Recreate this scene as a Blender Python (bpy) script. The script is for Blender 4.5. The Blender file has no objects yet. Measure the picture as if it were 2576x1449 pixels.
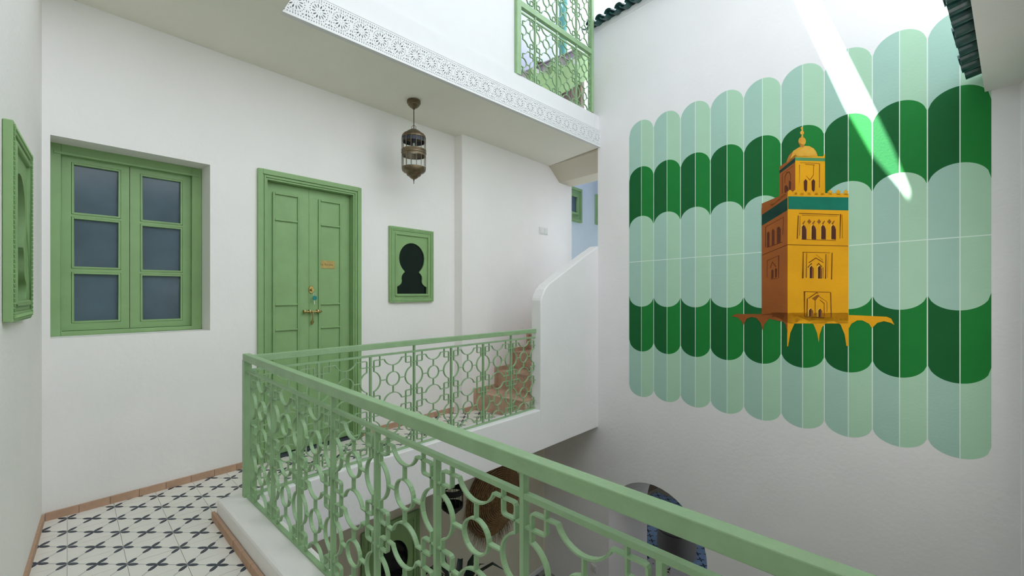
import bpy, bmesh, math, random
from mathutils import Vector, Matrix
random.seed(7)
scene = bpy.context.scene
col = scene.collection
R = math.radians

# ------------------------------------------------------------------ camera, sky, sun, exposure
cam_d = bpy.data.cameras.new('camera'); cam = bpy.data.objects.new('camera', cam_d); col.objects.link(cam)
cam.location = (0, 0, 1.26); cam.rotation_euler = (R(90), 0, 0)
cam_d.sensor_width = 36.0; cam_d.lens = 36.0 * 1145 / 2576; cam_d.shift_y = 14.5 / 2576; cam_d.clip_start = 0.02
scene.camera = cam

world = bpy.data.worlds.new('sky'); scene.world = world; world.use_nodes = True
wb = world.node_tree.nodes['Background']; wb.inputs[0].default_value = (0.85, 0.925, 1.0, 1); wb.inputs[1].default_value = 2.0

SUN = Vector((0.4997, 0.0154, -0.866)).normalized()
sd = bpy.data.lights.new('sun', 'SUN'); sd.energy = 30.0; sd.angle = R(0.53); sd.color = (1.0, 0.975, 0.94)
so = bpy.data.objects.new('sun', sd); col.objects.link(so); so.rotation_euler = SUN.to_track_quat('-Z', 'Y').to_euler(); so.location = (-6, 2, 12)

vs = scene.view_settings
vs.view_transform = 'Standard'; vs.look = 'None'; vs.gamma = 1.0; vs.use_curve_mapping = False; vs.exposure = 0.50
scene.cycles.diffuse_bounces = 7; scene.cycles.max_bounces = 14

# ------------------------------------------------------------------ materials
MATS = {}
def mat(name, c, rough=0.6, var=0.0, vscale=6.0, bump=0.0, bscale=60.0, metal=0.0, spec=0.5, coat=0.0, c2=None):
    m = bpy.data.materials.new(name); m.use_nodes = True; nt = m.node_tree; n = nt.nodes; L = nt.links
    b = n['Principled BSDF']; b.inputs['Base Color'].default_value = (*c, 1); b.inputs['Roughness'].default_value = rough
    b.inputs['Metallic'].default_value = metal; b.inputs['Specular IOR Level'].default_value = spec; b.inputs['Coat Weight'].default_value = coat
    tc = n.new('ShaderNodeTexCoord')
    if var > 0 or c2:
        t = n.new('ShaderNodeTexNoise'); t.inputs['Scale'].default_value = vscale; t.inputs['Detail'].default_value = 5
        r = n.new('ShaderNodeValToRGB'); r.color_ramp.elements[0].position = 0.32; r.color_ramp.elements[1].position = 0.68
        d = c2 if c2 else tuple(max(0, x * (1 - var)) for x in c)
        r.color_ramp.elements[0].color = (*d, 1); r.color_ramp.elements[1].color = (*c, 1)
        L.new(tc.outputs['Object'], t.inputs['Vector']); L.new(t.outputs['Fac'], r.inputs['Fac']); L.new(r.outputs['Color'], b.inputs['Base Color'])
    if bump > 0:
        t2 = n.new('ShaderNodeTexNoise'); t2.inputs['Scale'].default_value = bscale; t2.inputs['Detail'].default_value = 6
        bp = n.new('ShaderNodeBump'); bp.inputs['Strength'].default_value = bump; bp.inputs['Distance'].default_value = 0.006
        L.new(tc.outputs['Object'], t2.inputs['Vector']); L.new(t2.outputs['Fac'], bp.inputs['Height']); L.new(bp.outputs['Normal'], b.inputs['Normal'])
    MATS[name] = m; return m
mat('plaster', (0.855, 0.83, 0.80), 0.9, 0.03, 2.5, 0.35, 28, spec=0.2)
mat('plaster_grey', (0.84, 0.825, 0.825), 0.9, 0.03, 2.5, 0.35, 28, spec=0.2)
mat('plaster_bounce_tint', (0.83, 0.81, 0.715), 0.9, 0.03, 2.5, 0.35, 28, spec=0.2)  # soffit plaster with warm bounced light mixed into its colour
mat('sky_tint', (0.76, 0.83, 0.87), 0.9, 0.03, 2.5, 0.3, 28, spec=0.2)  # blue of the sky light mixed into the passage wall colour
mat('stair_clay', (0.60, 0.405, 0.285), 0.75, 0.25, 12, 0.2, 60)
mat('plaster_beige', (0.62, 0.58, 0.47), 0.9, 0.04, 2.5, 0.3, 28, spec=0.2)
mat('gypsum', (0.72, 0.72, 0.715), 0.8, 0.02, 8, spec=0.2)
mat('green_paint', (0.255, 0.420, 0.175), 0.5, 0.10, 9, 0.12, 45)
mat('rail_paint', (0.295, 0.462, 0.245), 0.42, 0.12, 14, 0.25, 70)
mat('pale_green_paint', (0.42, 0.62, 0.30), 0.6, 0.12, 9, 0.2, 40)
mat('frosted_glass', (0.095, 0.145, 0.180), 0.16, 0.25, 4, spec=0.5)
mat('black_glass', (0.004, 0.006, 0.005), 0.08, spec=0.4)
mat('terracotta', (0.53, 0.335, 0.225), 0.75, 0.22, 12, 0.2, 60)
mat('tile_cream', (0.82, 0.785, 0.715), 0.55, 0.05, 8, 0.05, 90)
mat('tile_ink', (0.030, 0.040, 0.060), 0.5)
mat('tile_line', (0.125, 0.15, 0.185), 0.5)
mat('grout', (0.42, 0.39, 0.32), 0.9, 0.2, 20)
mat('tile_grey', (0.30, 0.29, 0.27), 0.5, 0.1, 8)
mat('tile_blue', (0.30, 0.45, 0.72), 0.4, 0.15, 8)
mat('brass', (0.56, 0.40, 0.16), 0.32, 0.25, 30, metal=1.0)
mat('brass_plate', (0.50, 0.37, 0.12), 0.5, 0.2, 25, metal=0.35)
mat('brass_dark', (0.19, 0.135, 0.035), 0.6)
mat('antique_brass', (0.22, 0.165, 0.10), 0.42, 0.45, 25, metal=0.75)
mat('iron_black', (0.012, 0.011, 0.010), 0.5, 0.3, 30)
mat('inner_dark', (0.05, 0.055, 0.075), 0.6)
mat('steel', (0.62, 0.62, 0.6), 0.3, metal=1.0)
mat('key_plastic', (0.0, 0.20, 0.19), 0.4)
mat('switch_plastic', (0.70, 0.70, 0.66), 0.35)
mat('glazed_tile', (0.020, 0.105, 0.095), 0.30, 0.5, 25, 0.15, 40, c2=(0.012, 0.045, 0.045))
mat('lilac_tile', (0.50, 0.44, 0.47), 0.5, 0.15, 10)
mat('blue_shade_wall', (0.66, 0.68, 0.86), 0.9, 0.04, 3)  # blue shade mixed into the white of the upper back wall
mat('teal_paint', (0.09, 0.30, 0.28), 0.5, 0.15, 8)
mat('brown_wood', (0.10, 0.045, 0.03), 0.6, 0.4, 14)
mat('raw_wood', (0.40, 0.32, 0.25), 0.8, 0.3, 16)
mat('straw', (0.30, 0.18, 0.08), 0.85, 0.45, 40, 0.4, 120)
mat('straw_dark', (0.05, 0.028, 0.014), 0.9)
mat('grey_fabric', (0.11, 0.105, 0.10), 0.9, 0.25, 90, 0.3, 300)
mat('dark_leaf', (0.012, 0.028, 0.018), 0.45, 0.3, 20)
mat('pot_clay', (0.14, 0.10, 0.075), 0.7, 0.2, 10)
mat('rug_white', (0.62, 0.60, 0.60), 0.95, 0.12, 60)
mat('rug_black', (0.02, 0.02, 0.02), 0.95)
mat('rug_orange', (0.62, 0.22, 0.08), 0.95)
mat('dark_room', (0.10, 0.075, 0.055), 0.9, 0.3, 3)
mat('paleL', (0.38, 0.585, 0.495), 0.8, 0.03, 5, 0.2, 60, spec=0.2); mat('paleR', (0.43, 0.665, 0.485), 0.8, 0.03, 5, 0.2, 60, spec=0.2)
mat('darkL', (0.008, 0.120, 0.030), 0.7, 0.06, 5, 0.2, 60, spec=0.22); mat('darkR', (0.013, 0.215, 0.038), 0.7, 0.06, 5, 0.2, 60, spec=0.22)
mat('line_white', (0.74, 0.86, 0.78), 0.8, spec=0.2)
mat('m_yellow', (0.90, 0.425, 0.013), 0.75, 0.12, 4, 0.2, 60, spec=0.2); mat('m_brown', (0.33, 0.10, 0.022), 0.75, 0.18, 4, 0.2, 60, spec=0.2)
mat('m_teal', (0.012, 0.21, 0.135), 0.75, 0.2, 8, spec=0.2); mat('m_tealL', (0.10, 0.33, 0.14), 0.75, 0.15, 8, spec=0.2); mat('m_tealD', (0.012, 0.055, 0.04), 0.75, 0.3, 8, spec=0.2)
mat('m_window', (0.105, 0.035, 0.022), 0.75, 0.2, 12, spec=0.2); mat('m_line', (0.22, 0.075, 0.008), 0.75, 0.3, 20, spec=0.2); mat('m_light', (0.90, 0.62, 0.14), 0.75, spec=0.2)
mat('m_shade', (0.36, 0.14, 0.02), 0.75, 0.25, 14, spec=0.2); mat('m_bwin', (0.12, 0.035, 0.015), 0.75, 0.25, 14, spec=0.2); mat('m_bline', (0.13, 0.035, 0.008), 0.75, 0.25, 20, spec=0.2)
mat('m_dome', (0.80, 0.45, 0.06), 0.75, 0.3, 9, spec=0.2, c2=(0.62, 0.27, 0.03)); mat('m_domeshade', (0.48, 0.18, 0.035), 0.75, 0.2, 9, spec=0.2)

def glass_mat(name, tint):
    m = bpy.data.materials.new(name); m.use_nodes = True; b = m.node_tree.nodes['Principled BSDF']
    b.inputs['Base Color'].default_value = (*tint, 1); b.inputs['Roughness'].default_value = 0.03; b.inputs['Transmission Weight'].default_value = 1.0; b.inputs['IOR'].default_value = 1.1
    MATS[name] = m
glass_mat('clear_glass', (0.95, 0.97, 0.96))
def blocker_mat():  # cloth of the sun blockers added above the court
    m = bpy.data.materials.new('blocker_cloth'); m.use_nodes = True; nt = m.node_tree; n = nt.nodes; n.remove(n['Principled BSDF'])
    d = n.new('ShaderNodeBsdfDiffuse'); d.inputs[0].default_value = (0.62, 0.62, 0.60, 1)
    t = n.new('ShaderNodeBsdfTranslucent'); t.inputs[0].default_value = (0.90, 0.90, 0.87, 1)
    x = n.new('ShaderNodeMixShader'); x.inputs[0].default_value = 0.08
    nt.links.new(d.outputs[0], x.inputs[1]); nt.links.new(t.outputs[0], x.inputs[2]); nt.links.new(x.outputs[0], n['Material Output'].inputs[0])
    MATS['blocker_cloth'] = m
blocker_mat()

# ------------------------------------------------------------------ helpers
def frame(ox, oy, deg, oz=0.0):
    """local x along the wall (deg from +Y, clockwise), local y away from the viewer's side, z up"""
    a = R(deg); d = Vector((math.sin(a), math.cos(a), 0))
    M = Matrix.Identity(4)
    M.col[0] = (d.x, d.y, 0, 0); M.col[1] = (-d.y, d.x, 0, 0); M.col[2] = (0, 0, 1, 0); M.col[3] = (ox, oy, oz, 1)
    return M
FA = frame(-2.598, 2.515, 40.0)            # back wall
FC = frame(-2.598, 2.515, -41.5)           # left wall (x negative towards the viewer)
FB = frame(1.0085, 5.347, 140.7)           # painted wall
FS = frame(-1.253, 2.835, 41.99)           # edge of the gallery slab
FU = frame(-1.417, 2.788, 43.46)           # fascia of the floor above
FR = frame(-1.443, 2.524, 134.5)           # railing beside the viewer
FK = frame(-1.241, 2.917, 41.16)           # railing of the back gallery
FL = frame(0.426, 6.06, 41.0)              # ground floor back wall
FD = frame(3.11, 2.778, 222.0)             # wall on the near side of the court
FE = frame(3.064, 2.947, 227.9)            # eave edge
FF = frame(1.28, 8.5, 40.0)                # far wall at the top of the stair
def W(M, x, y, z=0.0):
    v = M @ Vector((x, y, z)); return (v.x, v.y, v.z)

class MB:
    def __init__(s): s.v = []; s.f = []
    def face(s, pts): i = len(s.v); s.v += [tuple(p) for p in pts]; s.f.append(list(range(i, i + len(pts)))); return s
    def box(s, x0, x1, y0, y1, z0, z1):
        i = len(s.v)
        s.v += [(x0, y0, z0), (x1, y0, z0), (x1, y1, z0), (x0, y1, z0), (x0, y0, z1), (x1, y0, z1), (x1, y1, z1), (x0, y1, z1)]
        s.f += [[i + a for a in q] for q in ((3, 2, 1, 0), (4, 5, 6, 7), (0, 1, 5, 4), (1, 2, 6, 5), (2, 3, 7, 6), (3, 0, 4, 7))]; return s
    def prism(s, bot, top):
        n = len(bot); i = len(s.v); s.v += [tuple(p) for p in bot] + [tuple(p) for p in top]
        s.f += [list(range(i + n - 1, i - 1, -1)), list(range(i + n, i + 2 * n))]
        s.f += [[i + k, i + (k + 1) % n, i + n + (k + 1) % n, i + n + k] for k in range(n)]; return s
    def pxy(s, poly, z0, z1): return s.prism([(x, y, z0) for x, y in poly], [(x, y, z1) for x, y in poly])
    def pxz(s, poly, y0, y1): return s.prism([(x, y1, z) for x, z in poly], [(x, y0, z) for x, z in poly])
    def pyz(s, poly, x0, x1): return s.prism([(x0, y, z) for y, z in poly], [(x1, y, z) for y, z in poly])
    def tube(s, pts, r, n=8, closed=False, cap=True):
        pts = [Vector(p) for p in pts]; m = len(pts); i0 = len(s.v); prev = None
        rr = r if isinstance(r, (list, tuple)) else [r] * m
        for k in range(m):
            a = pts[k - 1] if (k or closed) else pts[k]; b = pts[(k + 1) % m] if (k < m - 1 or closed) else pts[k]
            t = (b - a).normalized()
            if prev is None: u = t.cross(Vector((0, 0, 1)) if abs(t.z) < 0.9 else Vector((1, 0, 0))).normalized()
            else: u = (prev - t * prev.dot(t)).normalized()
            prev = u; w = t.cross(u)
            for j in range(n):
                q = 2 * math.pi * j / n; s.v.append(tuple(pts[k] + (u * math.cos(q) + w * math.sin(q)) * rr[k]))
        for k in range(m if closed else m - 1):
            for j in range(n):
                a = i0 + k * n + j; b = i0 + k * n + (j + 1) % n; c = i0 + ((k + 1) % m) * n + (j + 1) % n; d = i0 + ((k + 1) % m) * n + j
                s.f.append([a, b, c, d])
        if cap and not closed: s.f += [[i0 + j for j in range(n - 1, -1, -1)], [i0 + (m - 1) * n + j for j in range(n)]]
        return s
    def lathe(s, prof, n=24, c=(0, 0, 0), axis='z'):
        i0 = len(s.v)
        for r, h in prof:
            for j in range(n):
                q = 2 * math.pi * j / n; x, y = r * math.cos(q), r * math.sin(q)
                p = (x, y, h) if axis == 'z' else (x, h, y)
                s.v.append((c[0] + p[0], c[1] + p[1], c[2] + p[2]))
        for k in range(len(prof) - 1):
            for j in range(n):
                q = [i0 + k * n + j, i0 + k * n + (j + 1) % n, i0 + (k + 1) * n + (j + 1) % n, i0 + (k + 1) * n + j]
                s.f.append(q if axis == 'z' else q[::-1])
        return s
    def strip(s, path, th, y0, y1, closed=False):
        """flat bar bent in the xz plane: thickness th in plane, from y0 to y1 in depth"""
        m = len(path); i0 = len(s.v)
        for k in range(m):
            a = path[k - 1] if (k or closed) else path[k]; b = path[(k + 1) % m] if (k < m - 1 or closed) else path[k]
            p = path[k]
            d1 = Vector((p[0] - a[0], p[1] - a[1])); d2 = Vector((b[0] - p[0], b[1] - p[1]))
            if d1.length < 1e-9: d1 = d2
            if d2.length < 1e-9: d2 = d1
            t = (d1.normalized() + d2.normalized())
            t = t.normalized() if t.length > 1e-6 else d2.normalized()
            nn = Vector((-t.y, t.x)); sc = 1 / max(0.5, nn.dot(Vector((-d2.normalized().y, d2.normalized().x)))); o = nn * (th / 2 * sc)
            s.v += [(p[0] + o.x, y0, p[1] + o.y), (p[0] - o.x, y0, p[1] - o.y), (p[0] - o.x, y1, p[1] - o.y), (p[0] + o.x, y1, p[1] + o.y)]
        for k in range(m if closed else m - 1):
            a = i0 + 4 * k; b = i0 + 4 * ((k + 1) % m)
            for j in range(4): s.f.append([a + j, a + (j + 1) % 4, b + (j + 1) % 4, b + j])
        if not closed: s.f += [[i0 + 3, i0 + 2, i0 + 1, i0], [i0 + 4 * (m - 1) + j for j in range(4)]]
        return s
    def mesh(s, name, mats, idx=None, smooth=False):
        me = bpy.data.meshes.new(name); me.from_pydata(s.v, [], s.f)
        for m in (mats if isinstance(mats, (list, tuple)) else [mats]): me.materials.append(MATS[m])
        if idx: me.polygons.foreach_set('material_index', idx)
        bm = bmesh.new(); bm.from_mesh(me); bmesh.ops.remove_doubles(bm, verts=bm.verts, dist=1e-6) if not idx else None
        bmesh.ops.recalc_face_normals(bm, faces=bm.faces) if not idx else None
        bm.to_mesh(me); bm.free()
        if smooth: me.shade_smooth()
        me.update(); return me
    def build(s, name, m, parent=None, M=None, smooth=False, bevel=0.0, seg=2):
        return link(name, s.mesh(name, m, smooth=smooth), parent, M, bevel, seg, smooth)
def link(name, me, parent=None, M=None, bevel=0.0, seg=2, smooth=False):
    o = bpy.data.objects.new(name, me); col.objects.link(o)
    if parent: o.parent = parent
    if M is not None:
        if parent: o.matrix_local = M
        else: o.matrix_world = M
    if bevel:
        b = o.modifiers.new('b', 'BEVEL'); b.width = bevel; b.segments = seg; b.limit_method = 'ANGLE'; b.angle_limit = R(40); b.harden_normals = False
    if smooth:
        mo = o.modifiers.new('s', 'EDGE_SPLIT'); mo.split_angle = R(40)
    return o
def tag(o, label, cat, group=None, kind=None):
    o['label'] = label; o['category'] = cat
    if group: o['group'] = group
    if kind: o['kind'] = kind
    return o
def empty(name, M, label, cat, group=None, kind=None):
    o = bpy.data.objects.new(name, None); col.objects.link(o); o.matrix_world = M; o.empty_display_size = 0.1
    return tag(o, label, cat, group, kind)
def T(x, y, z): return Matrix.Translation((x, y, z))
def arc(cx, cz, r, a0, a1, n=10): return [(cx + r * math.cos(R(a0 + (a1 - a0) * k / n)), cz + r * math.sin(R(a0 + (a1 - a0) * k / n))) for k in range(n + 1)]
def curve_fill(name, outer, holes, depth, m):
    """flat plate with holes, xz plane, thickness depth along y"""
    cu = bpy.data.curves.new(name, 'CURVE'); cu.dimensions = '2D'; cu.fill_mode = 'BOTH'; cu.extrude = depth / 2
    for lp in [outer] + holes:
        sp = cu.splines.new('POLY'); sp.points.add(len(lp) - 1)
        for p, q in zip(sp.points, lp): p.co = (q[0], q[1], 0, 1)
        sp.use_cyclic_u = True
    ob = bpy.data.objects.new(name, cu); col.objects.link(ob)
    dg = bpy.context.evaluated_depsgraph_get(); me = bpy.data.meshes.new_from_object(ob.evaluated_get(dg))
    bpy.data.objects.remove(ob); bpy.data.curves.remove(cu)
    me.transform(Matrix.Rotation(R(90), 4, 'X')); me.materials.clear(); me.materials.append(MATS[m]); me.name = name
    return me
def text_mesh(name, body, size, depth, m):
    cu = bpy.data.curves.new(name, 'FONT'); cu.body = body; cu.size = size; cu.extrude = depth; cu.align_x = 'CENTER'; cu.align_y = 'CENTER'
    ob = bpy.data.objects.new(name, cu); col.objects.link(ob)
    dg = bpy.context.evaluated_depsgraph_get(); me = bpy.data.meshes.new_from_object(ob.evaluated_get(dg))
    bpy.data.objects.remove(ob); bpy.data.curves.remove(cu)
    me.transform(Matrix.Rotation(R(90), 4, 'X')); me.materials.clear(); me.materials.append(MATS[m]); me.name = name
    return me
def clip(poly, a, b, c):
    """keep a*x + b*y + c >= 0"""
    out = []
    for k in range(len(poly)):
        p, q = poly[k - 1], poly[k]; dp = a * p[0] + b * p[1] + c; dq = a * q[0] + b * q[1] + c
        if (dp >= 0) != (dq >= 0):
            t = dp / (dp - dq); out.append((p[0] + t * (q[0] - p[0]), p[1] + t * (q[1] - p[1])))
        if dq >= 0: out.append(q)
    return out
def halfplane(M, y, sign):
    """half plane sign*(local y - y) >= 0 in frame M"""
    n = M.col[1]; o = M @ Vector((0, y, 0)); return (sign * n[0], sign * n[1], -sign * (n[0] * o.x + n[1] * o.y))

# ------------------------------------------------------------------ the building shell
def struct(name, mb, m, label, cat, M=None, bevel=0.0, smooth=False):
    return tag(mb.build(name, m, None, M, smooth, bevel), label, cat, kind='structure')
def wall_holes(x0, x1, z0, z1, y0, y1, holes):
    mb = MB(); xs = sorted({x0, x1} | {h[0] for h in holes} | {h[1] for h in holes}); zs = sorted({z0, z1} | {h[2] for h in holes} | {h[3] for h in holes})
    inside = lambda x, z: any(h[0] < x < h[1] and h[2] < z < h[3] for h in holes)
    for a, b in zip(xs, xs[1:]):
        for c, d in zip(zs, zs[1:]):
            if inside((a + b) / 2, (c + d) / 2): continue
            mb.face([(a, y0, c), (b, y0, c), (b, y0, d), (a, y0, d)]); mb.face([(a, y1, d), (b, y1, d), (b, y1, c), (a, y1, c)])
    for a, b, c, d in holes + [(x0, x1, z0, z1)]:
        for p, q in (((a, c), (b, c)), ((b, c), (b, d)), ((b, d), (a, d)), ((a, d), (a, c))):
            if (a, b, c, d) != (x0, x1, z0, z1) and p[1] == q[1] == z0: continue
            mb.face([(p[0], y0, p[1]), (q[0], y0, q[1]), (q[0], y1, q[1]), (p[0], y1, p[1])])
    return mb
GZ = -2.40
struct('wall_back', wall_holes(-0.3, 3.083, -0.3, 3.0, 0, 0.3, [(0.033, 0.808, 1.008, 2.148), (1.15, 1.905, -0.02, 2.145)]), 'plaster',
       'long white plaster wall of the upper gallery holding the green window and door', 'wall', FA)
struct('wall_stair', MB().box(3.083, 5.215, -0.12, 0.18, -0.3, 3.0), 'plaster', 'white plaster wall projecting beside the terracotta stair', 'wall', FA, 0.008)
struct('wall_left', wall_holes(-5.2, 0.3, GZ, 6.4, 0, 0.25, [(-1.20, -0.78, 1.21, 1.82)]), 'plaster', 'white side wall meeting the back wall beside the green window', 'wall', FC)  # unseen upper part raised to block the sun

# ceiling of the gallery: soffit falls slightly towards the wall
a0 = W(FA, 0, 0); a1 = W(FA, 4.66, -0.10); ab = W(FA, 3.09, 0.01); ac = W(FA, 3.09, -0.10); u0 = W(FU, 0, 0); u1 = W(FU, 3.53, 0); l1 = (u0[0] + 0.684 * 0.34, u0[1] - 0.73 * 0.34); c1 = W(FC, -0.33, 0)
zt = 3.34
bot = [(*a0[:2], 2.944), (*ab[:2], 2.944), (*ac[:2], 2.944), (*a1[:2], 2.944), (*u1[:2], 2.975), (*u0[:2], 2.975), (*l1, 2.975), (*c1[:2], 2.944)]
struct('ceiling', MB().prism(bot, [(p[0], p[1], zt) for p in bot]), 'plaster_bounce_tint', 'flat plaster soffit tinted with warm bounced light over the gallery with a white edge band', 'ceiling')
bx = [(4.66, 2.944), (4.90, 2.77), (5.21, 2.77), (5.21, 3.3), (4.66, 3.3)]
struct('beam_stair', MB().prism([(x, -0.121, z) for x, z in bx], [(x - 0.15, -0.955, z) for x, z in bx]), 'plaster_beige', 'sloping plaster beam crossing above the stair', 'beam', FA)
struct('trim_2', MB().box(0, 3.53, -0.012, 0.0, 3.165, 3.345), 'gypsum', 'plain white band running above the pierced frieze', 'band', FU)
struct('wall_upper', MB().box(0, 2.105, 0.012, 0.30, 3.34, 5.0), 'gypsum', 'bright white wall of the storey above the frieze', 'wall', FU)
struct('wall_upper_back', MB().box(-0.3, 8.2, 0.05, 0.3, 3.34, 5.6), 'blue_shade_wall', 'white wall tinted with blue shade behind the upper green grille', 'wall', FA)
struct('floor_upper', MB().pxy([W(FA, 4.4, -0.95)[:2], W(FA, 8.2, -0.95)[:2], W(FA, 8.2, 0.05)[:2], W(FA, 4.4, 0.05)[:2]], 3.2, 3.335), 'gypsum', 'upper terrace floor behind the green grille', 'floor')

# painted wall: upper slab and thick lower part with an arched opening
struct('wall_right', MB().pxz([(0, -0.30), (3.32, -0.30), (3.32, 4.34), (-0.10, 4.34), (-0.10, 3.36), (0, 3.36)], 0, 0.30), 'plaster_grey', 'tall white wall carrying the green scallop mural', 'wall', FB)
arch = [(1.33, GZ)] + [(0.745 + 0.585 * math.cos(R(t)), -1.33 + 0.585 * math.sin(R(t))) for t in range(0, 181, 9)] + [(0.16, GZ)]
struct('wall_right_lower', MB().pxz([(-0.92, GZ), (-0.92, -0.30), (3.32, -0.30), (3.32, GZ)] + arch, 0, 0.75), 'plaster_grey', 'thick white ground floor wall cut by an arched opening', 'wall', FB)
struct('wall_near', MB().box(0, 4.4, 0, 0.3, GZ, 2.544), 'plaster_grey', 'white wall closing the near side of the court', 'wall', FD)

# gallery slab, kerbs
nfar = W(FC, -5.2, 0)
slab = [W(FA, 0, 0)[:2], W(FA, 3.083, 0)[:2], W(FA, 3.083, -0.12)[:2], W(FA, 5.2, -0.12)[:2], W(FA, 5.2, -0.94)[:2], (1.0085, 5.347), W(FS, -0.31, 0)[:2], W(FR, 4.6, 0.045)[:2], nfar[:2]]
floor = struct('floor', MB().pxy(slab, -0.30, -0.007), 'plaster_grey', 'gallery floor slab carrying patterned cement tiles', 'floor')
struct('kerb_front', MB().prism([W(FR, -0.175, -0.135, -.006), W(FR, 4.5, -0.135, -.006), W(FR, 4.5, 0.044, -.006), W(FR, -0.09, 0.044, -.006), W(FR, -0.175, 0.02, -.006)],
       [W(FR, -0.168, -0.128, 0.112), W(FR, 4.5, -0.128, 0.165), W(FR, 4.5, 0.044, 0.165), W(FR, -0.09, 0.044, 0.112), W(FR, -0.168, 0.02, 0.112)]),
       'plaster', 'low white plastered kerb under the railing beside the viewer', 'kerb', None, 0.014)
kb = [W(FS, -0.305, -0.0015)[:2], W(FS, 2.303, -0.0015)[:2], W(FK, 2.24, 0.085)[:2], W(FK, -0.38, 0.085)[:2]]
struct('kerb_back', MB().pxy(kb, -0.299, 0.10), 'plaster_grey', 'low white kerb under the back gallery railing', 'kerb', None, 0.008)
pp = [(2.3044, -0.299), (2.3044, 1.1924), (2.312, 1.215), (2.327, 1.2434), (2.3672, 1.3047), (2.4355, 1.3586), (2.4912, 1.385), (2.591, 1.436), (2.8947, 1.5832), (3.142, 1.7061), (3.3173, 1.7854), (3.3790, 1.815), (3.42, 1.825), (3.42, -0.299)]
struct('wall_parapet', MB().pxz(pp, -0.0015, 0.126), 'plaster_grey', 'solid white stair parapet with a rounded sloping top', 'parapet', FS, 0.012)

# ground floor
struct('floor_ground', MB().pxy([W(FL, -6, 1.0)[:2], W(FL, 4, 1.0)[:2], (7.5, 5), (7, -4), (-6, -4)], GZ - 0.1, GZ), 'grout', 'ground floor of the court far below the gallery', 'floor')
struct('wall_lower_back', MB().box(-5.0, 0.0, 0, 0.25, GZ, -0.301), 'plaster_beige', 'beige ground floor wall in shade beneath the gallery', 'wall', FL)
struct('baseboard_ground', MB().box(-5.0, -0.012, -0.012, 0, GZ, GZ + 0.06), 'gypsum', 'white skirting along the ground floor wall', 'skirting', FL)

# room behind the arch
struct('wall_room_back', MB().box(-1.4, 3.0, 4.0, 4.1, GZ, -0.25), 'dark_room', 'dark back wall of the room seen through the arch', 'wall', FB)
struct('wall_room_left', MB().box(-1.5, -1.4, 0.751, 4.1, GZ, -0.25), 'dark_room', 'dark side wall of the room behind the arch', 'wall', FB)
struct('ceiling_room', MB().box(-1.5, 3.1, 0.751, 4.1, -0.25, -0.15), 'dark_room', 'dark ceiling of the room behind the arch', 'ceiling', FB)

# passage at the head of the stair
struct('wall_far', MB().box(-3.0, 2.2, 0, 0.2, 0.4, 4.1), 'sky_tint', 'wall tinted with blue sky light at the head of the stair carrying small green frames', 'wall', FF)
struct('wall_passage', MB().box(5.0, 5.213, 0.181, 1.6, 0.4, 4.1), 'sky_tint', 'end wall turning into the passage above the stair', 'wall', FA)
struct('passage_end_blocker', MB().box(8.3, 8.5, -1.2, 1.7, 0.4, 4.1), 'sky_tint', 'unseen wall added across the passage end to block sky light', 'wall', FA)  # added out of view to block sky light from the far wall
struct('passage_side_blocker', MB().box(5.1, 8.3, -1.25, -1.05, 0.4, 4.1), 'sky_tint', 'unseen wall added beside the passage to block sky light', 'wall', FA)  # added out of view to close off sky light from the side
struct('passage_sun_blocker', MB().box(5.9, 8.5, -1.25, 1.7, 4.1, 4.25), 'plaster', 'unseen flat slab added over the passage to keep sun off the far wall', 'roof', FA)  # unseen slab added to keep direct sun off the far wall

# eave with glazed tiles on the near side
ev = [W(FE, 0.0, 0)[:2], W(FE, 3.7, 0)[:2], W(FD, 3.9, 0.32)[:2], W(FD, 0.0, 0.32)[:2]]
struct('roof_eave', MB().pxy(ev, 2.545, 2.625), 'plaster', 'white plaster eave soffit projecting into the court', 'eave')

# ------------------------------------------------------------------ skirting of terracotta bricks
def bricks(parent, x0, x1, y, z0, h, d, step=0.14, side=-1):
    n = max(1, round((x1 - x0) / step)); L = (x1 - x0) / n; me = None
    me = MB().box(0.001, L - 0.001, min(0, side * d), max(0, side * d), 0, h).mesh('brick', 'terracotta')
    for k in range(n):
        o = link('brick', me, parent, T(x0 + k * L, y + random.uniform(-.0008, .0008), z0))
E2 = lambda n, M, l, c: empty(n, M, l, c, kind='structure')
b = E2('baseboard_back', FA, 'terracotta brick skirting along the white back wall', 'skirting')
bricks(b, 0.012, 1.104, 0, 0, 0.044, 0.012); bricks(b, 1.957, 3.07, 0, 0, 0.05, 0.012); bricks(b, 3.09, 3.27, -0.12, 0, 0.05, 0.012)
b = E2('baseboard_left', FC, 'terracotta brick skirting along the white side wall', 'skirting'); bricks(b, -4.2, -0.014, 0, 0, 0.044, 0.012)
b = E2('baseboard_kerb', FR, 'terracotta brick skirting along the plastered kerb', 'skirting'); bricks(b, -0.18, 4.3, -0.137, 0, 0.042, 0.016)

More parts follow.
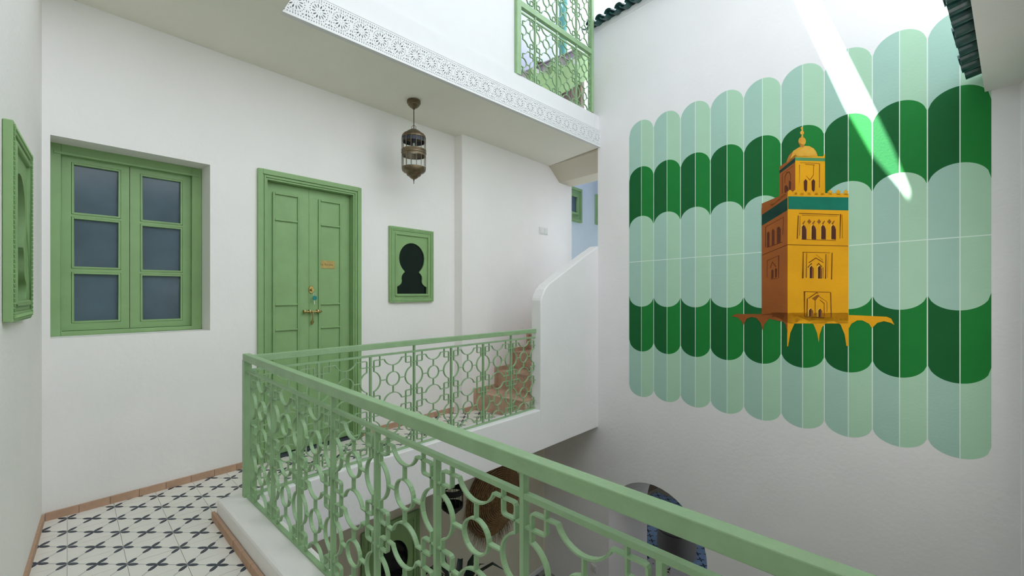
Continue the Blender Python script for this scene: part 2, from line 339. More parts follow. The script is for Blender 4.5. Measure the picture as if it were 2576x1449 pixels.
# ------------------------------------------------------------------ cement floor tiles
TH = 0.77315; TI = (math.cos(TH), math.sin(TH)); TJ = (-math.sin(TH), math.cos(TH)); T0 = (-2.3515, 2.6928)
def ell2(cx, cy, rx, ry, ang, n=10):
    c, s = math.cos(ang), math.sin(ang); return [(cx + rx * math.cos(2 * math.pi * k / n) * c - ry * math.sin(2 * math.pi * k / n) * s, cy + rx * math.cos(2 * math.pi * k / n) * s + ry * math.sin(2 * math.pi * k / n) * c) for k in range(n)]
TP = []   # (polygon, z, material slot) in tile coordinates, 0.2 m tile
g = 0.0011
for q in range(4):
    a = R(45 + 90 * q); TP.append((ell2(0.1 + 0.0265 * math.cos(a), 0.1 + 0.0265 * math.sin(a), 0.0260, 0.0112, a), 0.0003, 1))
for cx, cy in ((0, 0), (0.2, 0), (0.2, 0.2), (0, 0.2)):
    a = math.atan2(0.1 - cy, 0.1 - cx); TP.append((ell2(cx + 0.0265 * math.cos(a), cy + 0.0265 * math.sin(a), 0.0260, 0.0112, a), 0.0003, 1))
w = 0.0019
for p, q in (((g, g), (0.2 - g, 0.2 - g)), ((g, 0.2 - g), (0.2 - g, g))):
    dx, dy = (q[0] - p[0]), (q[1] - p[1]); l = math.hypot(dx, dy); nx, ny = -dy / l * w, dx / l * w
    TP.append(([(p[0] + nx, p[1] + ny), (p[0] - nx, p[1] - ny), (q[0] - nx, q[1] - ny), (q[0] + nx, q[1] + ny)], 0.0005, 2))
sq = [(g, g), (0.2 - g, g), (0.2 - g, 0.2 - g), (g, 0.2 - g)]
def tile_mesh(mats, planes=None, org=None, ti=TI, tj=TJ):
    """planes given in world coordinates; org = tile corner in world"""
    def cl(poly):
        if not planes: return poly
        Wp = [(org[0] + x * ti[0] + y * tj[0], org[1] + x * ti[1] + y * tj[1]) for x, y in poly]
        for h in planes:
            Wp = clip(Wp, *h)
            if len(Wp) < 3: return None
        return [((x - org[0]) * ti[0] + (y - org[1]) * ti[1], (x - org[0]) * tj[0] + (y - org[1]) * tj[1]) for x, y in Wp]
    base = cl(sq)
    if not base: return None
    mb = MB(); idx = []
    if abs(sum(base[k - 1][0] * base[k][1] - base[k][0] * base[k - 1][1] for k in range(len(base)))) < 2e-4: return None
    mb.pxy(base, -0.0069, 0.0); idx += [0] * (len(base) + 2)
    for poly, z, s in TP:
        c = cl([(min(max(x, g), 0.2 - g), min(max(y, g), 0.2 - g)) for x, y in poly])
        if c and len(c) > 2: mb.face([(x, y, z) for x, y in c]); idx.append(s)
    return mb.mesh('tile', mats, idx)
INK = ['tile_cream', 'tile_ink', 'tile_line']
whole = tile_mesh(INK)
Kc = Vector((-1.665, 2.555)); nA = Vector((math.cos(R(40)), -math.sin(R(40)))); uA = Vector((math.sin(R(40)), math.cos(R(40))))
divL = (-uA.x, -uA.y, uA.dot(Kc)); divB = (uA.x, uA.y, -uA.dot(Kc))
regL = [halfplane(FA, -0.002, -1), halfplane(FC, -0.002, -1), halfplane(FR, -0.13, -1), divL]
regB = [halfplane(FA, -0.002, -1), halfplane(FK, 0.08, 1), divB, (-uA.x, -uA.y, uA.dot(Vector(W(FA, 3.29, 0)[:2])))]
TM = Matrix(((TI[0], TJ[0], 0, 0), (TI[1], TJ[1], 0, 0), (0, 0, 1, 0), (0, 0, 0, 1)))
for i in range(-6, 18):
    for j in range(-13, 14):
        ox, oy = T0[0] + 0.2 * (i * TI[0] + j * TJ[0]), T0[1] + 0.2 * (i * TI[1] + j * TJ[1])
        cs = [(ox + x * TI[0] + y * TJ[0], oy + x * TI[1] + y * TJ[1]) for x, y in sq]
        if max(c[1] for c in cs) < 0.9: continue
        for reg in (regL, regB):
            ins = [all(h[0] * x + h[1] * y + h[2] >= 0 for h in reg) for x, y in cs]
            if all(ins): me = whole
            else:
                me = tile_mesh(INK, reg, (ox, oy))
                if me is None: continue
            M = TM.copy(); M.col[3] = (ox, oy, random.uniform(-0.0003, 0.0), 1)
            link('tile', me, floor, M)
# ground floor tiles near the corner of the court, and the blue tiles in the room behind the arch
fg = [o for o in col.objects if o.name == 'floor_ground'][0]
gm = tile_mesh(['tile_grey', 'tile_ink', 'iron_black']); bmz = tile_mesh(['tile_blue', 'tile_ink', 'tile_ink'])
for i in range(-7, 1):
    for j in range(1, 9):
        if i == 0: continue
        M = FL @ T(i * 0.2 - 0.0, -j * 0.2 - 0.012, GZ + 0.0075)
        link('tile', gm, fg, M)
for i in range(-6, 8):
    for j in range(0, 11):
        M = FB @ T(-0.1 + i * 0.2, 1.0 + j * 0.2, GZ + 0.0075)
        link('tile', bmz, fg, M)

# ------------------------------------------------------------------ terracotta stair
st = E2('stairs', FA, 'terracotta tiled stair rising between white walls', 'stairs')
xs = [3.285, 3.62, 3.92, 4.21, 4.50, 4.79, 5.08, 5.37]; yw = [-0.80, -0.80, -0.80, -0.80, -0.8, -0.8, -0.8, -0.8]
tr_me = {}
for k in range(7):
    z0 = 0.19 * k; x0 = xs[k]; x1 = xs[k + 1]
    s = MB().box(x0 + 0.012, 5.40, -0.80, -0.1205, z0, z0 + 0.178).build('step', 'plaster_beige', st)
    for n in range(5):
        w = 0.68 / 5
        MB().box(x0, x0 + 0.0115, -0.80 + n * w + 0.0015, -0.80 + (n + 1) * w - 0.0015, z0 + 0.002, z0 + 0.176).build('riser_tile', 'stair_clay', st)
        for m in range(2):
            L = (x1 - x0 + 0.012) / 2
            MB().box(x0 - 0.008 + m * L + 0.001, x0 - 0.008 + (m + 1) * L - 0.001, -0.80 + n * w + 0.001, -0.80 + (n + 1) * w - 0.001, z0 + 0.1785, z0 + 0.19).build('tread_tile', 'stair_clay', st)
    MB().box(x0 - 0.035, x1 - 0.036, -0.134, -0.1205, z0, z0 + 0.235).build('skirting_tile', 'stair_clay', st)

# ------------------------------------------------------------------ pierced plaster frieze
def rosette_mesh():
    w = 0.1471; h = 0.183; hx = w / 2
    outer = [(-hx, 0), (hx, 0), (hx, h), (-hx, h)]; holes = []
    cz = h / 2
    def drop(a, r0, r1, wd):
        c, s = math.cos(a), math.sin(a); L = [(r0, 0), (r0 + (r1 - r0) * .45, wd), (r1 - .003, wd * .8), (r1, 0), (r1 - .003, -wd * .8), (r0 + (r1 - r0) * .45, -wd)]
        return [(x * c - y * s, cz + x * s + y * c) for x, y in L]
    def dot(x, z, r, n=5, a0=0): return [(x + r * math.cos(2 * math.pi * k / n + a0), z + r * math.sin(2 * math.pi * k / n + a0)) for k in range(n)]
    for k in range(12): holes.append(drop(2 * math.pi * k / 12 + .13, 0.0205, 0.048, 0.0042))
    for k in range(6): holes.append(dot(0.012 * math.cos(k * math.pi / 3), cz + 0.012 * math.sin(k * math.pi / 3), 0.0022))
    for k in range(24):
        a = 2 * math.pi * k / 24; r = 0.0575; x, z = r * math.cos(a), r * math.sin(a)
        holes.append(dot(x, cz + z, 0.0036 if k % 2 else 0.0045, 4, a))
    for sx in (-1, 1):
        for sz in (-1, 1):
            holes.append([(sx * 0.0695, cz + sz * 0.022), (sx * 0.0695, cz + sz * 0.040), (sx * 0.062, cz + sz * 0.036)][::sx * sz])
            holes.append([(sx * 0.0695, cz + sz * 0.048), (sx * 0.0695, cz + sz * 0.064), (sx * 0.056, cz + sz * 0.060)][::sx * sz])
            holes.append([(sx * 0.050, cz + sz * 0.055), (sx * 0.046, cz + sz * 0.063), (sx * 0.036, cz + sz * 0.065), (sx * 0.042, cz + sz * 0.057)][::sx * sz])
    for sz in (-1, 1):
        for k in range(9): holes.append(dot(-0.0654 + k * 0.01635, cz + sz * 0.0765, 0.0046, 4, math.pi / 4))
        for k in range(3): holes.append(dot(-0.016 + k * 0.016, cz + sz * 0.0675, 0.0032, 4))
    return curve_fill('rosette_panel', outer, holes, 0.014, 'gypsum')
fz = E2('trim_1', FU, 'pierced white plaster frieze of twelve-petal rosettes on the fascia', 'frieze')
rm = rosette_mesh()
for k in range(24): link('rosette_panel', rm, fz, T(0.0735 + k * 0.1471, -0.030, 2.979))
MB().box(0, 3.53, -0.039, 0.0, 2.972, 2.9785).build('lower_fillet', 'gypsum', fz)
MB().box(0, 3.53, -0.0035, -0.0005, 2.9786, 3.1645).build('backing_board', 'plaster_beige', fz)
MB().box(0, 3.53, -0.039, -0.012, 3.1625, 3.168).build('upper_fillet', 'gypsum', fz)
MB().box(-0.004, -0.0, -0.039, 0.0, 2.972, 3.168).build('end_fillet', 'gypsum', fz)

# ------------------------------------------------------------------ window
wn = E2('window_1', FA @ T(0, 0, 0), 'green six-pane casement window set deep in the back wall', 'window')
def ring_xz(x0, x1, z0, z1, t, y0, y1, tb=None):
    tb = t if tb is None else tb
    return MB().box(x0, x0 + t, y0, y1, z0, z1).box(x1 - t, x1, y0, y1, z0, z1).box(x0 + t, x1 - t, y0, y1, z1 - t, z1).box(x0 + t, x1 - t, y0, y1, z0, z0 + tb)
fr = ring_xz(0.034, 0.807, 1.009, 2.147, 0.058, 0.17, 0.24, 0.026).build('window_frame', 'green_paint', wn, None, bevel=0.003)
MB().box(0.06, 0.79, 0.165, 0.172, 2.087, 2.103).build('head_bead', 'green_paint', fr, None, bevel=0.002)
for sx, (x0, x1) in enumerate(((0.096, 0.4115), (0.4145, 0.749))):
    p0, p1 = (0.150, 0.357) if sx == 0 else (0.478, 0.689)
    zr = [(1.094, 1.381), (1.426, 1.715), (1.754, 2.043)] if sx == 0 else [(1.088, 1.380), (1.420, 1.709), (1.750, 2.038)]
    mb = MB(); xs_ = [x0, p0 - 0.012, p1 + 0.012, x1]
    mb.box(x0, p0 - 0.012, 0.20, 0.235, 1.037, 2.098).box(p1 + 0.012, x1, 0.20, 0.235, 1.037, 2.098)
    zz = [1.037] + [v for q in zr for v in (q[0] - 0.012, q[1] + 0.012)] + [2.098]
    for k in range(0, len(zz), 2): mb.box(p0 - 0.012, p1 + 0.012, 0.20, 0.235, zz[k], zz[k + 1])
    sa = mb.build('casement', 'green_paint', wn)
    for z0, z1 in zr:
        MB().box(p0 - 0.002, p1 + 0.002, 0.218, 0.224, z0 - 0.002, z1 + 0.002).build('pane', 'frosted_glass', sa)
        ring_xz(p0 - 0.0105, p1 + 0.0105, z0 - 0.0105, z1 + 0.0105, 0.0105, 0.197, 0.222).build('glazing_bead', 'green_paint', sa, None, bevel=0.0015)
MB().box(0.03, 0.812, 0.236, 0.245, 1.0, 2.15).build('back_panel', 'inner_dark', wn)

# ------------------------------------------------------------------ double door
dr = E2('door_1', FA, 'tall green double door with panelled leaves and moulded casing', 'door')
def casing(x0, x1, z1, t, y0, y1): return MB().box(x0, x0 + t, y0, y1, 0.002, z1).box(x1 - t, x1, y0, y1, 0.002, z1).box(x0 + t, x1 - t, y0, y1, z1 - t, z1)
cs = casing(1.108, 1.958, 2.188, 0.036, -0.024, 0.02).build('casing', 'green_paint', dr, None, bevel=0.003)
casing(1.1445, 1.9215, 2.1515, 0.009, -0.014, 0.02).build('casing_step', 'green_paint', cs, None, bevel=0.002)
casing(1.1535, 1.9125, 2.1425, 0.012, -0.020, 0.02).build('casing_bead', 'green_paint', cs, None, bevel=0.004)
casing(1.1655, 1.9005, 2.1305, 0.014, -0.010, 0.10).build('jamb', 'green_paint', cs, None, bevel=0.002)
for sx, (x0, x1, m0, m1) in enumerate(((1.180, 1.5275, 1.236, 1.442), (1.5305, 1.886, 1.600, 1.803))):
    lf = MB().box(x0, x1, 0.05, 0.095, 0.018, 2.1155).build('door_leaf', 'green_paint', dr, None, bevel=0.002)
    def mould(a, b, c, d):
        t = 0.016
        MB().box(a, b, 0.036, 0.0502, c, d).build('moulding', 'green_paint', lf, None, bevel=0.005, seg=3)
    mould(m0, m0 + 0.018, 0.13, 2.043); mould(m1 - 0.014, m1, 0.13, 2.036)
    for z in (2.036, 1.834, 1.176, 0.979, 0.145): mould(m0 + 0.018, m1 - 0.014, z - 0.0085, z + 0.0085)
MB().box(1.16, 1.90, 0.096, 0.11, -0.02, 2.14).build('leak_blocker', 'inner_dark', dr)  # unseen board added to stop light leaking under the leaves
MB().box(1.18, 1.886, 0.0, 0.095, -0.02, 0.012).build('threshold', 'inner_dark', dr)
MB().box(1.5225, 1.5295, 0.046, 0.0502, 0.02, 2.11).build('meeting_bead', 'green_paint', dr)
pl = MB().box(1.603, 1.746, 0.0465, 0.0498, 1.4725, 1.5375).build('name_plate', 'brass_plate', dr); pl['label'] = 'brass plate engraved La Baraka'
link('engraving', text_mesh('engraving', 'La Baraka', 0.0285, 0.0004, 'brass_dark'), pl, T(1.6745, 0.0462, 1.506))
lk = MB().lathe([(0.0, -0.004), (0.0185, -0.004), (0.021, 0.0), (0.021, 0.004), (0, 0.004)], 20, (0, 0, 0), 'y').mesh('lock_plate', 'brass', smooth=True)
o = link('lock_plate', lk, dr, T(1.5395, 0.0458, 1.294) @ Matrix.Scale(1.55, 4, (0, 0, 1)), smooth=True)
MB().lathe([(0, -0.026), (0.010, -0.026), (0.0125, -0.018), (0.0125, 0.0)], 16, (1.5395, 0.042, 1.292), 'y').build('lock_cylinder', 'brass', dr, None, True)
bt = MB().tube([(1.470, 0.027, 1.114), (1.610, 0.027, 1.114)], 0.0062, 10).build('bolt', 'brass', dr, None, True)
for x in (1.4785, 1.5225, 1.590): MB().lathe([(0.0, -0.012), (0.009, -0.012), (0.0125, -0.004), (0.0125, 0.004), (0.009, 0.012), (0, 0.012)], 14, (x, 0.027, 1.114)).build('bolt_collar', 'brass', bt, None, True)
for x in (1.4785, 1.5225, 1.590): MB().box(x - 0.005, x + 0.005, 0.03, 0.0495, 1.104, 1.130).build('bolt_bracket', 'brass', bt, None, bevel=0.002)
MB().tube([(1.610, 0.027, 1.114), (1.622, 0.027, 1.114)], [0.008, 0.005], 10).build('bolt_tip', 'brass', bt, None, True)
MB().tube([(1.540, 0.018, 1.114), (1.541, 0.016, 1.075), (1.540, 0.020, 1.045), (1.539, 0.026, 1.030), (1.538, 0.03, 1.008)], [0.006, 0.005, 0.007, 0.0125, 0.005], 10).build('bolt_hook', 'brass', bt, None, True)
ky = empty('key', FA @ T(1.553, 0.012, 1.225), 'small key with a round teal tag hanging from the brass lock', 'key')
MB().lathe([(0, -0.0025), (0.018, -0.0025), (0.019, 0), (0.018, 0.0025), (0, 0.0025)], 20, (0, 0, 0), 'y').build('key_tag', 'key_plastic', ky, None, True)
MB().tube([(0.012 * math.cos(t * .524), 0.0, 0.028 + 0.012 * math.sin(t * .524)) for t in range(12)], 0.0012, 6, True).build('key_ring', 'steel', ky)
MB().box(-0.006, -0.001, -0.001, 0.001, -0.052, -0.010).box(-0.006, 0.003, -0.001, 0.001, -0.044, -0.039).build('key_blade', 'steel', ky)

# ------------------------------------------------------------------ keyhole frames
def keyhole(sc=1.0):
    up = [(0.152 * math.cos(R(t)), 0.0625 + 0.152 * math.sin(R(t))) for t in range(-50, 231, 8)]
    L = [(-0.097, -0.054), (-0.0865, -0.068), (-0.104, -0.082), (-0.121, -0.105), (-0.125, -0.130), (-0.121, -0.155), (-0.128, -0.178), (-0.150, -0.198), (-0.182, -0.2125), (-0.182, -0.277)]
    return [(x * sc, z * sc) for x, z in up + L + [(-x, z) for x, z in L[::-1]]]
KH = keyhole(); km = None
def keyhole_frame(M, label, w=0.525, h=0.71, deep=0.0, group=None, glass='black_glass', paint='green_paint', rope=True):
    global km
    t = empty('keyhole_mirror', M, label, 'mirror', group)
    hw, hh = w / 2, h / 2
    ring_xz(-hw, hw, -hh, hh, 0.034, -0.026, 0.0).build('outer_frame', paint, t, None, bevel=0.003)
    ring_xz(-hw + 0.034, hw - 0.034, -hh + 0.034, hh - 0.034, 0.028, -0.020, 0.0).build('flat_frame', paint, t, None, bevel=0.002)
    ring_xz(-hw + 0.060, hw - 0.060, -hh + 0.060, hh - 0.060, 0.014, -0.030, 0.0).build('inner_bead', paint, t, None, bevel=0.005)
    bd = curve_fill('keyhole_board', [(-hw + 0.07, -hh + 0.07), (hw - 0.07, -hh + 0.07), (hw - 0.07, hh - 0.07), (-hw + 0.07, hh - 0.07)], [[(x * w / 0.525, z * h / 0.71) for x, z in KH]], 0.016 + deep, paint)
    link('keyhole_board', bd, t, T(0, -0.016 + (0.016 + deep) / 2, 0))
    MB().box(-hw + 0.02, hw - 0.02, 0.0 + deep - 0.0035, 0.0 + deep - 0.0005, -hh + 0.02, hh - 0.02).build('mirror_glass', glass, t)
    if rope:
        rp = MB()
        for (ax, az), (bx_, bz) in (((-hw, hh), (hw, hh)), ((hw, hh), (hw, -hh)), ((hw, -hh), (-hw, -hh)), ((-hw, -hh), (-hw, hh))):
            n = int(math.hypot(bx_ - ax, bz - az) / 0.017)
            ux, uz = (bx_ - ax) / (n * 0.017 + 1e-9) , (bz - az)
            for k in range(n):
                f = (k + 0.5) / n; x = ax + (bx_ - ax) * f; z = az + (bz - az) * f
                x = max(-hw + 0.017, min(hw - 0.017, x)); z = max(-hh + 0.017, min(hh - 0.017, z))
                dx, dz = (0.0065, 0.0045) if abs(bx_ - ax) > abs(bz - az) else (0.0045, -0.0065)
                rp.tube([(x - dx, -0.0265, z - dz), (x + dx, -0.0265, z + dz)], 0.0042, 5)
        rp.build('rope_moulding', paint, t)['kind'] = 'stuff'
    return t
keyhole_frame(FA @ T(2.5115, 0, 1.537), 'green keyhole-shaped mirror frame beside the double door')
MB_ = None
keyhole_frame(FC @ T(-0.99, -0.001, 1.515), 'green keyhole-shaped mirror frame on the side wall near the window', deep=0.05)
keyhole_frame(FL @ T(-2.38, -0.005, -1.35), 'tall dark green keyhole frame standing low on the ground floor wall', w=0.63, h=0.98, paint='green_paint')
def small_frame(x, z, h, label):
    t = empty('wall_frame', FF @ T(x, -0.001, z), label, 'frame', None); hw = 0.3; hh = h / 2
    ring_xz(-hw, hw, -hh, hh, 0.05, -0.04, 0).build('outer_frame', 'green_paint', t, None, bevel=0.004)
    ring_xz(-hw + 0.05, hw - 0.05, -hh + 0.05, hh - 0.05, 0.07, -0.022, 0).build('flat_frame', 'green_paint', t, None, bevel=0.003)
    ring_xz(-hw + 0.12, hw - 0.12, -hh + 0.12, hh - 0.12, 0.05, -0.04, 0).build('inner_bead', 'green_paint', t, None, bevel=0.01)
    MB().box(-hw + 0.1, hw - 0.1, -0.006, -0.001, -hh + 0.1, hh - 0.1).build('mirror_glass', 'frosted_glass', t)
small_frame(-0.30, 2.89, 0.62, 'small green framed mirror at the head of the stair beside the stair wall')
small_frame(0.825, 2.911, 0.585, 'green framed mirror mostly hidden behind the end of the painted wall')

# ------------------------------------------------------------------ switches
def switch(M, label, n, w, h):
    t = empty('light_switch', M, label, 'switch')
    MB().box(-w / 2, w / 2, -0.008, 0, -h / 2, h / 2).build('cover_plate', 'switch_plastic', t, None, bevel=0.003)
    for k in range(n):
        c = -w / 2 + (k + .5) * w / n; MB().box(c - w / n * .34, c + w / n * .34, -0.013, -0.007, -h * .33, h * .33).build('rocker', 'switch_plastic', t, None, bevel=0.002)
switch(FA @ T(4.53, -0.1205, 2.075), 'white double light switch on the wall above the stair', 2, 0.185, 0.088)
switch(FB @ T(-0.06, -0.001, -1.99), 'small white socket low on the ground floor wall by the arch', 1, 0.08, 0.08)

# ------------------------------------------------------------------ wrought iron railings
CW, CH = 0.345, 0.345
def cell_meshes():
    """one square cell of the scroll pattern centred on 0,0; edge length CW"""
    y0, y1, th = -0.007, 0.007, 0.0055; hw = CW / 2; a = 0.026; q = 0.070; Rr = 0.074
    ring = MB().strip([(0.050 * math.cos(R(t)), 0.050 * math.sin(R(t))) for t in range(0, 360, 15)], th, y0, y1, True)
    for c, s in ((1, 0), (-1, 0), (0, 1), (0, -1)):
        L = [(c * 0.050, s * 0.050), (c * (hw - Rr), s * (hw - Rr))]; ring.strip(L, th, y0, y1)
    e = math.degrees(math.asin(a / Rr))
    top = [(Rr * math.cos(R(t)), hw + Rr * math.sin(R(t))) for t in [-90 + (90 - e) * k / 8 for k in range(9)]]      # from the middle of the arc to the right
    side = [(hw + Rr * math.cos(R(t)), Rr * math.sin(R(t))) for t in [180 - e - (90 - e) * 0 - (90 - e) * 0 - (90 - e) * k / 8 * 0 + 0 for k in (0,)]]
    side = [(hw - Rr * math.cos(R(t)), Rr * math.sin(R(t))) for t in [(90 - e) - (90 - e) * k / 8 for k in range(9)]]   # from above down to the middle
    rc = 0.008
    corner = [(hw - a - rc, hw - a), (hw - a - rc * .3, hw - a - rc * .3), (hw - a, hw - a - rc)]
    sc = MB().strip(top + corner + side, th, y0, y1)
    # bracket making the small interlocked square
    sc.strip([(hw - q, hw), (hw - q, hw - q + rc), (hw - q + rc * .3, hw - q + rc * .3), (hw - q + rc, hw - q), (hw, hw - q)], th, y0, y1)
    return ring.mesh('ring', 'rail_paint'), sc.mesh('scroll', 'rail_paint')
RING, SCROLL = cell_meshes()
def add_cell(parent, cx, cz, w, h, left=True):
    S = T(cx, 0, cz) @ Matrix.Diagonal((w / CW, 1, h / CH, 1))
    link('ring', RING, parent, S)
    for k, (sx, sz) in enumerate(((1, 1), (1, -1), (-1, 1), (-1, -1))):
        if sx > 0 or left: link('scroll', SCROLL, parent, S @ Matrix.Diagonal((sx, 1, sz, 1)))
def railing(name, M, label, bars, zt, zm, zb, x0, x1, tall, posts, group=None, tw=0.036, th=0.040, rows=2):
    """zt, zm, zb: functions of x for the top of hand rail, mid rail and bottom bar"""
    t = empty(name, M, label, 'railing', group)
    def sl(xa, xb, f, dz0, dz1, hy): return MB().prism([(xa, -hy, f(xa) + dz0), (xb, -hy, f(xb) + dz0), (xb, hy, f(xb) + dz0), (xa, hy, f(xa) + dz0)], [(xa, -hy, f(xa) + dz1), (xb, -hy, f(xb) + dz1), (xb, hy, f(xb) + dz1), (xa, hy, f(xa) + dz1)])
    sl(x0, x1, zt, -th, 0, tw / 2).build('hand_rail', 'rail_paint', t, None, bevel=0.003)
    sl(x0 + 0.01, x1, zm, -0.007, 0.007, 0.009).build('mid_rail', 'rail_paint', t, None, bevel=0.001)
    sl(x0 + 0.01, x1, zb, 0.0, 0.012, 0.010).build('bottom_bar', 'rail_paint', t, None, bevel=0.001)
    for k, x in enumerate(bars):
        top = zt(x) - th if k in tall else zm(x) - 0.006
        MB().box(x - 0.0065, x + 0.0065, -0.0105, 0.0105, zb(x) + 0.010, top).build('upright', 'rail_paint', t, None, bevel=0.0012)
    for xa, xb in zip(bars, bars[1:]):
        xm = (xa + xb) / 2; b0 = zb(xm) + 0.012; b1 = zm(xm) - 0.007; h = (b1 - b0) / rows
        for r in range(rows): add_cell(t, xm, b0 + (r + .5) * h, xb - xa, h)
    for px, pz0, pz1 in posts: MB().box(px - 0.02, px + 0.02, -0.02, 0.02, pz0, pz1).build('post', 'rail_paint', t, None, bevel=0.002)
    return t
railing('balcony_railing', FR, 'green wrought-iron railing with ring and square scrolls on the thick plastered kerb', [0.344 * k for k in range(0, 11)],
        lambda x: 0.918 - 0.018 * x, lambda x: 0.822 - 0.018 * x, lambda x: 0.113 + 0.012 * x, -0.105, 3.62, (3, 6, 9), [(-0.085, 0.108, 0.885)])
railing('balcony_railing', FK, 'green wrought-iron railing of the back gallery in front of the door and stair', [0.374 * k for k in range(-1, 7)],
        lambda x: 0.907, lambda x: 0.821, lambda x: 0.101, -0.43, 2.262, (3, 6), [])
# ------------------------------------------------------------------ grille of the floor above
gr = empty('terrace_grille', FU, 'tall green wrought-iron grille closing the upper terrace above the frieze', 'grille')
zrail = 4.035; z2 = 3.965
MB().box(2.108, 2.165, -0.025, 0.03, 3.345, 5.6).build('post', 'rail_paint', gr, None, bevel=0.003)
MB().box(3.362, 3.408, -0.025, 0.03, 3.345, 5.6).build('post', 'rail_paint', gr, None, bevel=0.003)
MB().box(2.165, 3.362, -0.022, 0.022, zrail - 0.028, zrail + 0.028).build('hand_rail', 'rail_paint', gr, None, bevel=0.003)
MB().box(2.165, 3.362, -0.008, 0.008, z2 - 0.007, z2 + 0.007).build('mid_rail', 'rail_paint', gr)
bars = [2.03, 2.392, 2.745, 3.092, 3.40]
for x in bars[1:4]: MB().box(x - 0.007, x + 0.007, -0.0105, 0.0105, 3.35, 5.6).build('upright', 'rail_paint', gr)
for a, b_ in zip(bars, bars[1:]):
    for r in range(2): add_cell(gr, (a + b_) / 2, 3.335 + (r + .5) * 0.315, b_ - a, 0.315, a > 2.1)
    for r in range(4): add_cell(gr, (a + b_) / 2, 4.07 + (r + .5) * 0.345, b_ - a, 0.345, a > 2.1)
# upper stair behind the grille
us = empty('terrace_stair', FU, 'pale green stair string with chipped lilac steps behind the upper grille', 'stairs')
sp = [(2.684, 3.708), (2.732, 3.734), (2.844, 3.738), (3.004, 3.745), (3.045, 3.79), (3.062, 3.935), (3.30, 3.948), (3.36, 3.99), (3.455, 4.10), (3.60, 4.15), (3.70, 4.27), (3.92, 4.30), (3.92, 4.06), (3.19, 3.582), (2.916, 3.53), (2.68, 3.50)]
MB().pxz(sp, 0.30, 0.36).build('stair_string', 'pale_green_paint', us)
for k, (x, z) in enumerate(((2.60, 3.66), (2.95, 3.86), (3.28, 4.08), (3.60, 4.28))):
    s = MB().box(x, x + 0.36, 0.361, 0.78, max(3.346, z - 0.2), z).build('step', 'lilac_tile', us)
    MB().box(x - 0.02, x + 0.34, 0.34, 0.79, z, z + 0.014).build('tread_tile', 'lilac_tile', us)
for k, (x, z) in enumerate(((2.70, 3.722), (3.06, 3.94), (3.40, 4.08))): MB().pxz([(x, z - .02), (x + .05, z - .04), (x + .11, z - .03), (x + .16, z - .01), (x + .15, z + .012), (x, z + .012)], 0.296, 0.30).build('chipped_edge', 'gypsum', us)
for k in range(6): MB().box(3.05 + k * 0.155, 3.05 + k * 0.155 + 0.150, 0.50, 0.53, 3.345, 4.0).build('board', 'brown_wood', us)
MB().pxz([(3.63, 3.345), (3.70, 3.345), (3.70, 3.93), (3.62, 3.90)], 0.31, 0.37).build('timber_post', 'raw_wood', us)
dp = empty('drain_pipe', FU @ T(3.99, 0.86, 3.345), 'teal painted pipe standing behind the upper stair', 'pipe')
MB().tube([(0, 0, 0.0), (0, 0, 2.2)], 0.055, 14).build('pipe', 'teal_paint', dp, None, True)
for z in (0.9, 1.9): MB().tube([(0, 0, z), (0, 0, z + 0.05)], 0.063, 14).build('collar', 'teal_paint', dp, None, True)

# ------------------------------------------------------------------ mural
mu = empty('mural', FB, 'painted mural of green scallop columns with an ochre tower on the white wall', 'mural')
cb = [0.4432, 0.7507, 1.0561, 1.3618, 1.6683, 1.9736, 2.2850, 2.5880, 2.8900, 3.1919]
hb = [0.5994, 0.9061, 1.2110, 1.5194, 1.8255, 2.1333, 2.4414, 2.7428, 3.0497]
AP = [3.122, 2.625, 2.108, 1.136, 0.656, 0.167]           # apex of the scallops in each row
CU = [2.976, 2.490, 1.980, 1.253, 0.778, 0.276]
def prof(x, k, row, tilt):
    c = (cb[k] + cb[k + 1]) / 2; h = (cb[k + 1] - cb[k]) / 2; u = min(1, abs(x - c) / h)
    return CU[row] + tilt * (k - 4) + (AP[row] - CU[row]) * math.sqrt(max(0, 1 - u ** 2.0))
tl = [0, 0, 0.0032, 0.0036, 0.0036, 0.003]
rows = [(0, 1, 'pale'), (1, 2, 'dark'), (2, 3, 'pale'), (3, 4, 'dark'), (4, 5, 'pale')]
for k in range(9):
    for side in 'LR':
        x0, x1 = (cb[k] + 0.003, hb[k] - 0.002) if side == 'L' else (hb[k] + 0.002, cb[k + 1] - 0.003)
        if k == 8 and side == 'R': x1 = cb[9]
        if k == 0 and side == 'L': x0 = cb[0]
        xs_ = [x0 + (x1 - x0) * n / 10 for n in range(11)]
        for ra, rb, tone in rows:
            up = [(x, -0.0006, prof(x, k, ra, tl[ra])) for x in xs_]; dn = [(x, -0.0006, prof(x, k, rb, tl[rb])) for x in xs_[::-1]]
            MB().face(dn[::-1] + up[::-1]).build('scallop', tone + side, mu)
lw = MB()
for k in range(9):
    lw.face([(hb[k] - 0.0025, -0.0009, 0.17), (hb[k] + 0.0025, -0.0009, 0.17), (hb[k] + 0.0025, -0.0009, AP[0] - 0.002), (hb[k] - 0.0025, -0.0009, AP[0] - 0.002)])
    if k: lw.face([(cb[k] - 0.003, -0.0009, CU[5] - 0.003), (cb[k] + 0.003, -0.0009, CU[5] - 0.003), (cb[k] + 0.003, -0.0009, CU[0] - 0.01), (cb[k] - 0.003, -0.0009, CU[0] - 0.01)])
lw.build('vertical_lines', 'line_white', mu)['kind'] = 'stuff'
MB().face([(0.443, -0.0012, 1.603), (3.192, -0.0012, 1.630), (3.192, -0.0012, 1.636), (0.443, -0.0012, 1.609)]).build('horizon_line', 'line_white', mu)
